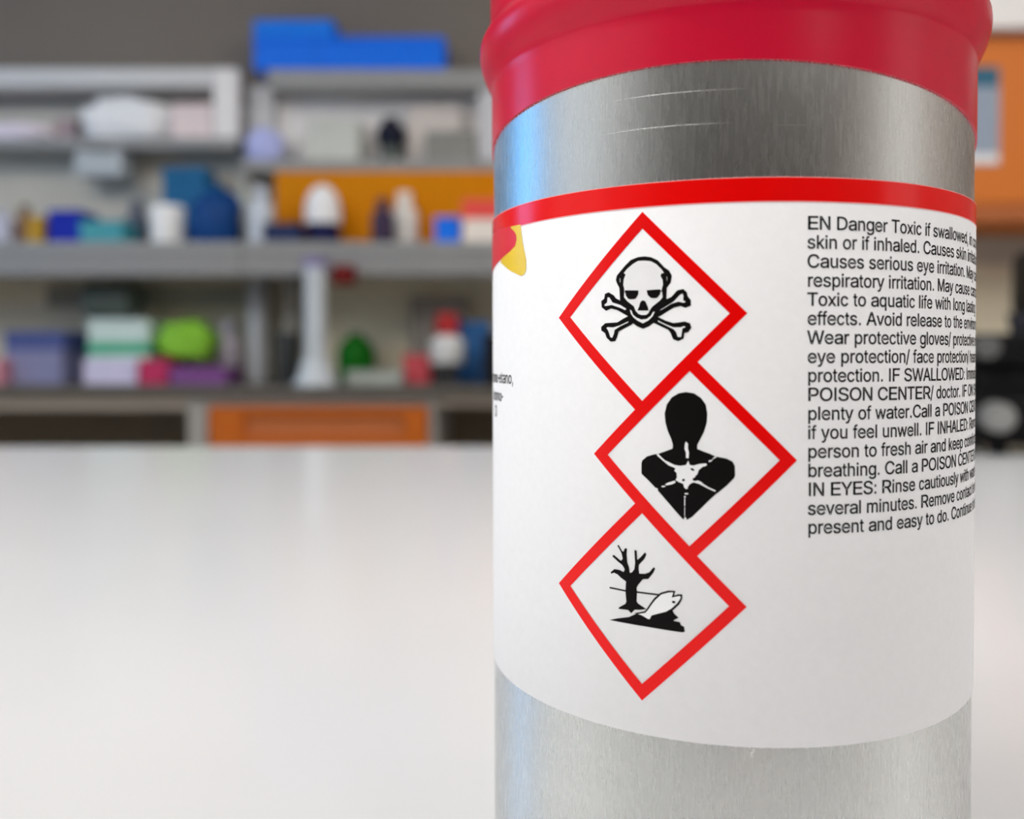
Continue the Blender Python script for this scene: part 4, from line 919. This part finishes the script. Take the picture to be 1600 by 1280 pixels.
struct('trim_2', box(0.95, 3.2, 2.36, 2.72, zc(0.905), 2.8), M['white'])
nt_ = thing('notice_sheet', 'pale blue notice with a teal header on the orange cabinet door', 'notice', (1.2, 2.3985, zc(0.54)))
obj('sheet', box(-0.10, 0.06, -0.0012, 0.0, 0.0, 0.27, 0), M['sheet'], nt_)
obj('header', box(-0.10, 0.058, -0.0018, -0.0012, 0.215, 0.27, 0), M['sheet_teal'], nt_)
obj('footer', box(-0.10, 0.058, -0.0018, -0.0012, 0.004, 0.03, 0), M['white'], nt_)

ms = thing('microscope', 'black microscope with grey knobs at the far right of the white table', 'microscope', (0.57, 0.965, TABLE_Z + 0.0003), -0.25)
bm = bmesh.new()
add_box(bm, -0.098, 0.095, -0.05, 0.10, 0.010, 0.065, 0.012, 3)
for fx in (-0.065, 0.075):
    for fy in (-0.035, 0.08):
        add_tube(bm, (fx, fy, 0.0), (fx, fy, 0.012), 0.010)
obj('base', bm, M['black'], ms, True)
bm = bmesh.new()
add_box(bm, 0.0, 0.075, 0.03, 0.09, 0.05, 0.20, 0.012, 3)
add_box(bm, -0.026, 0.08, -0.01, 0.085, 0.152, 0.234, 0.014, 3)
obj('arm', bm, M['black'], ms, True)
bm = bmesh.new()
add_box(bm, -0.105, 0.04, -0.05, 0.06, 0.098, 0.132, 0.006, 2)
add_box(bm, -0.088, 0.02, -0.04, 0.05, 0.05, 0.10, 0.01, 2)
obj('stage', bm, M['black'], ms, True)
bm = bmesh.new()
add_tube(bm, (-0.03, 0.01, 0.133), (-0.03, 0.01, 0.156), 0.012, 0.016)
obj('objective', bm, M['lens'], ms, True)
bm = bmesh.new()
for dx in (-0.005, 0.055):
    add_tube(bm, (dx, 0.02, 0.215), (dx, -0.035, 0.285), 0.016)
obj('eyepiece', bm, M['lens'], ms, True)
bm = bmesh.new()
add_tube(bm, (-0.073, -0.078, 0.042), (-0.073, -0.048, 0.042), 0.016)
add_tube(bm, (-0.073, -0.088, 0.042), (-0.073, -0.077, 0.042), 0.010)
obj('focus_knob', bm, M['chrome'], ms, True)
bm = bmesh.new()
add_tube(bm, (-0.083, -0.07, 0.117), (-0.083, -0.048, 0.117), 0.0125)
obj('stage_knob', bm, M['dull'], ms, True)
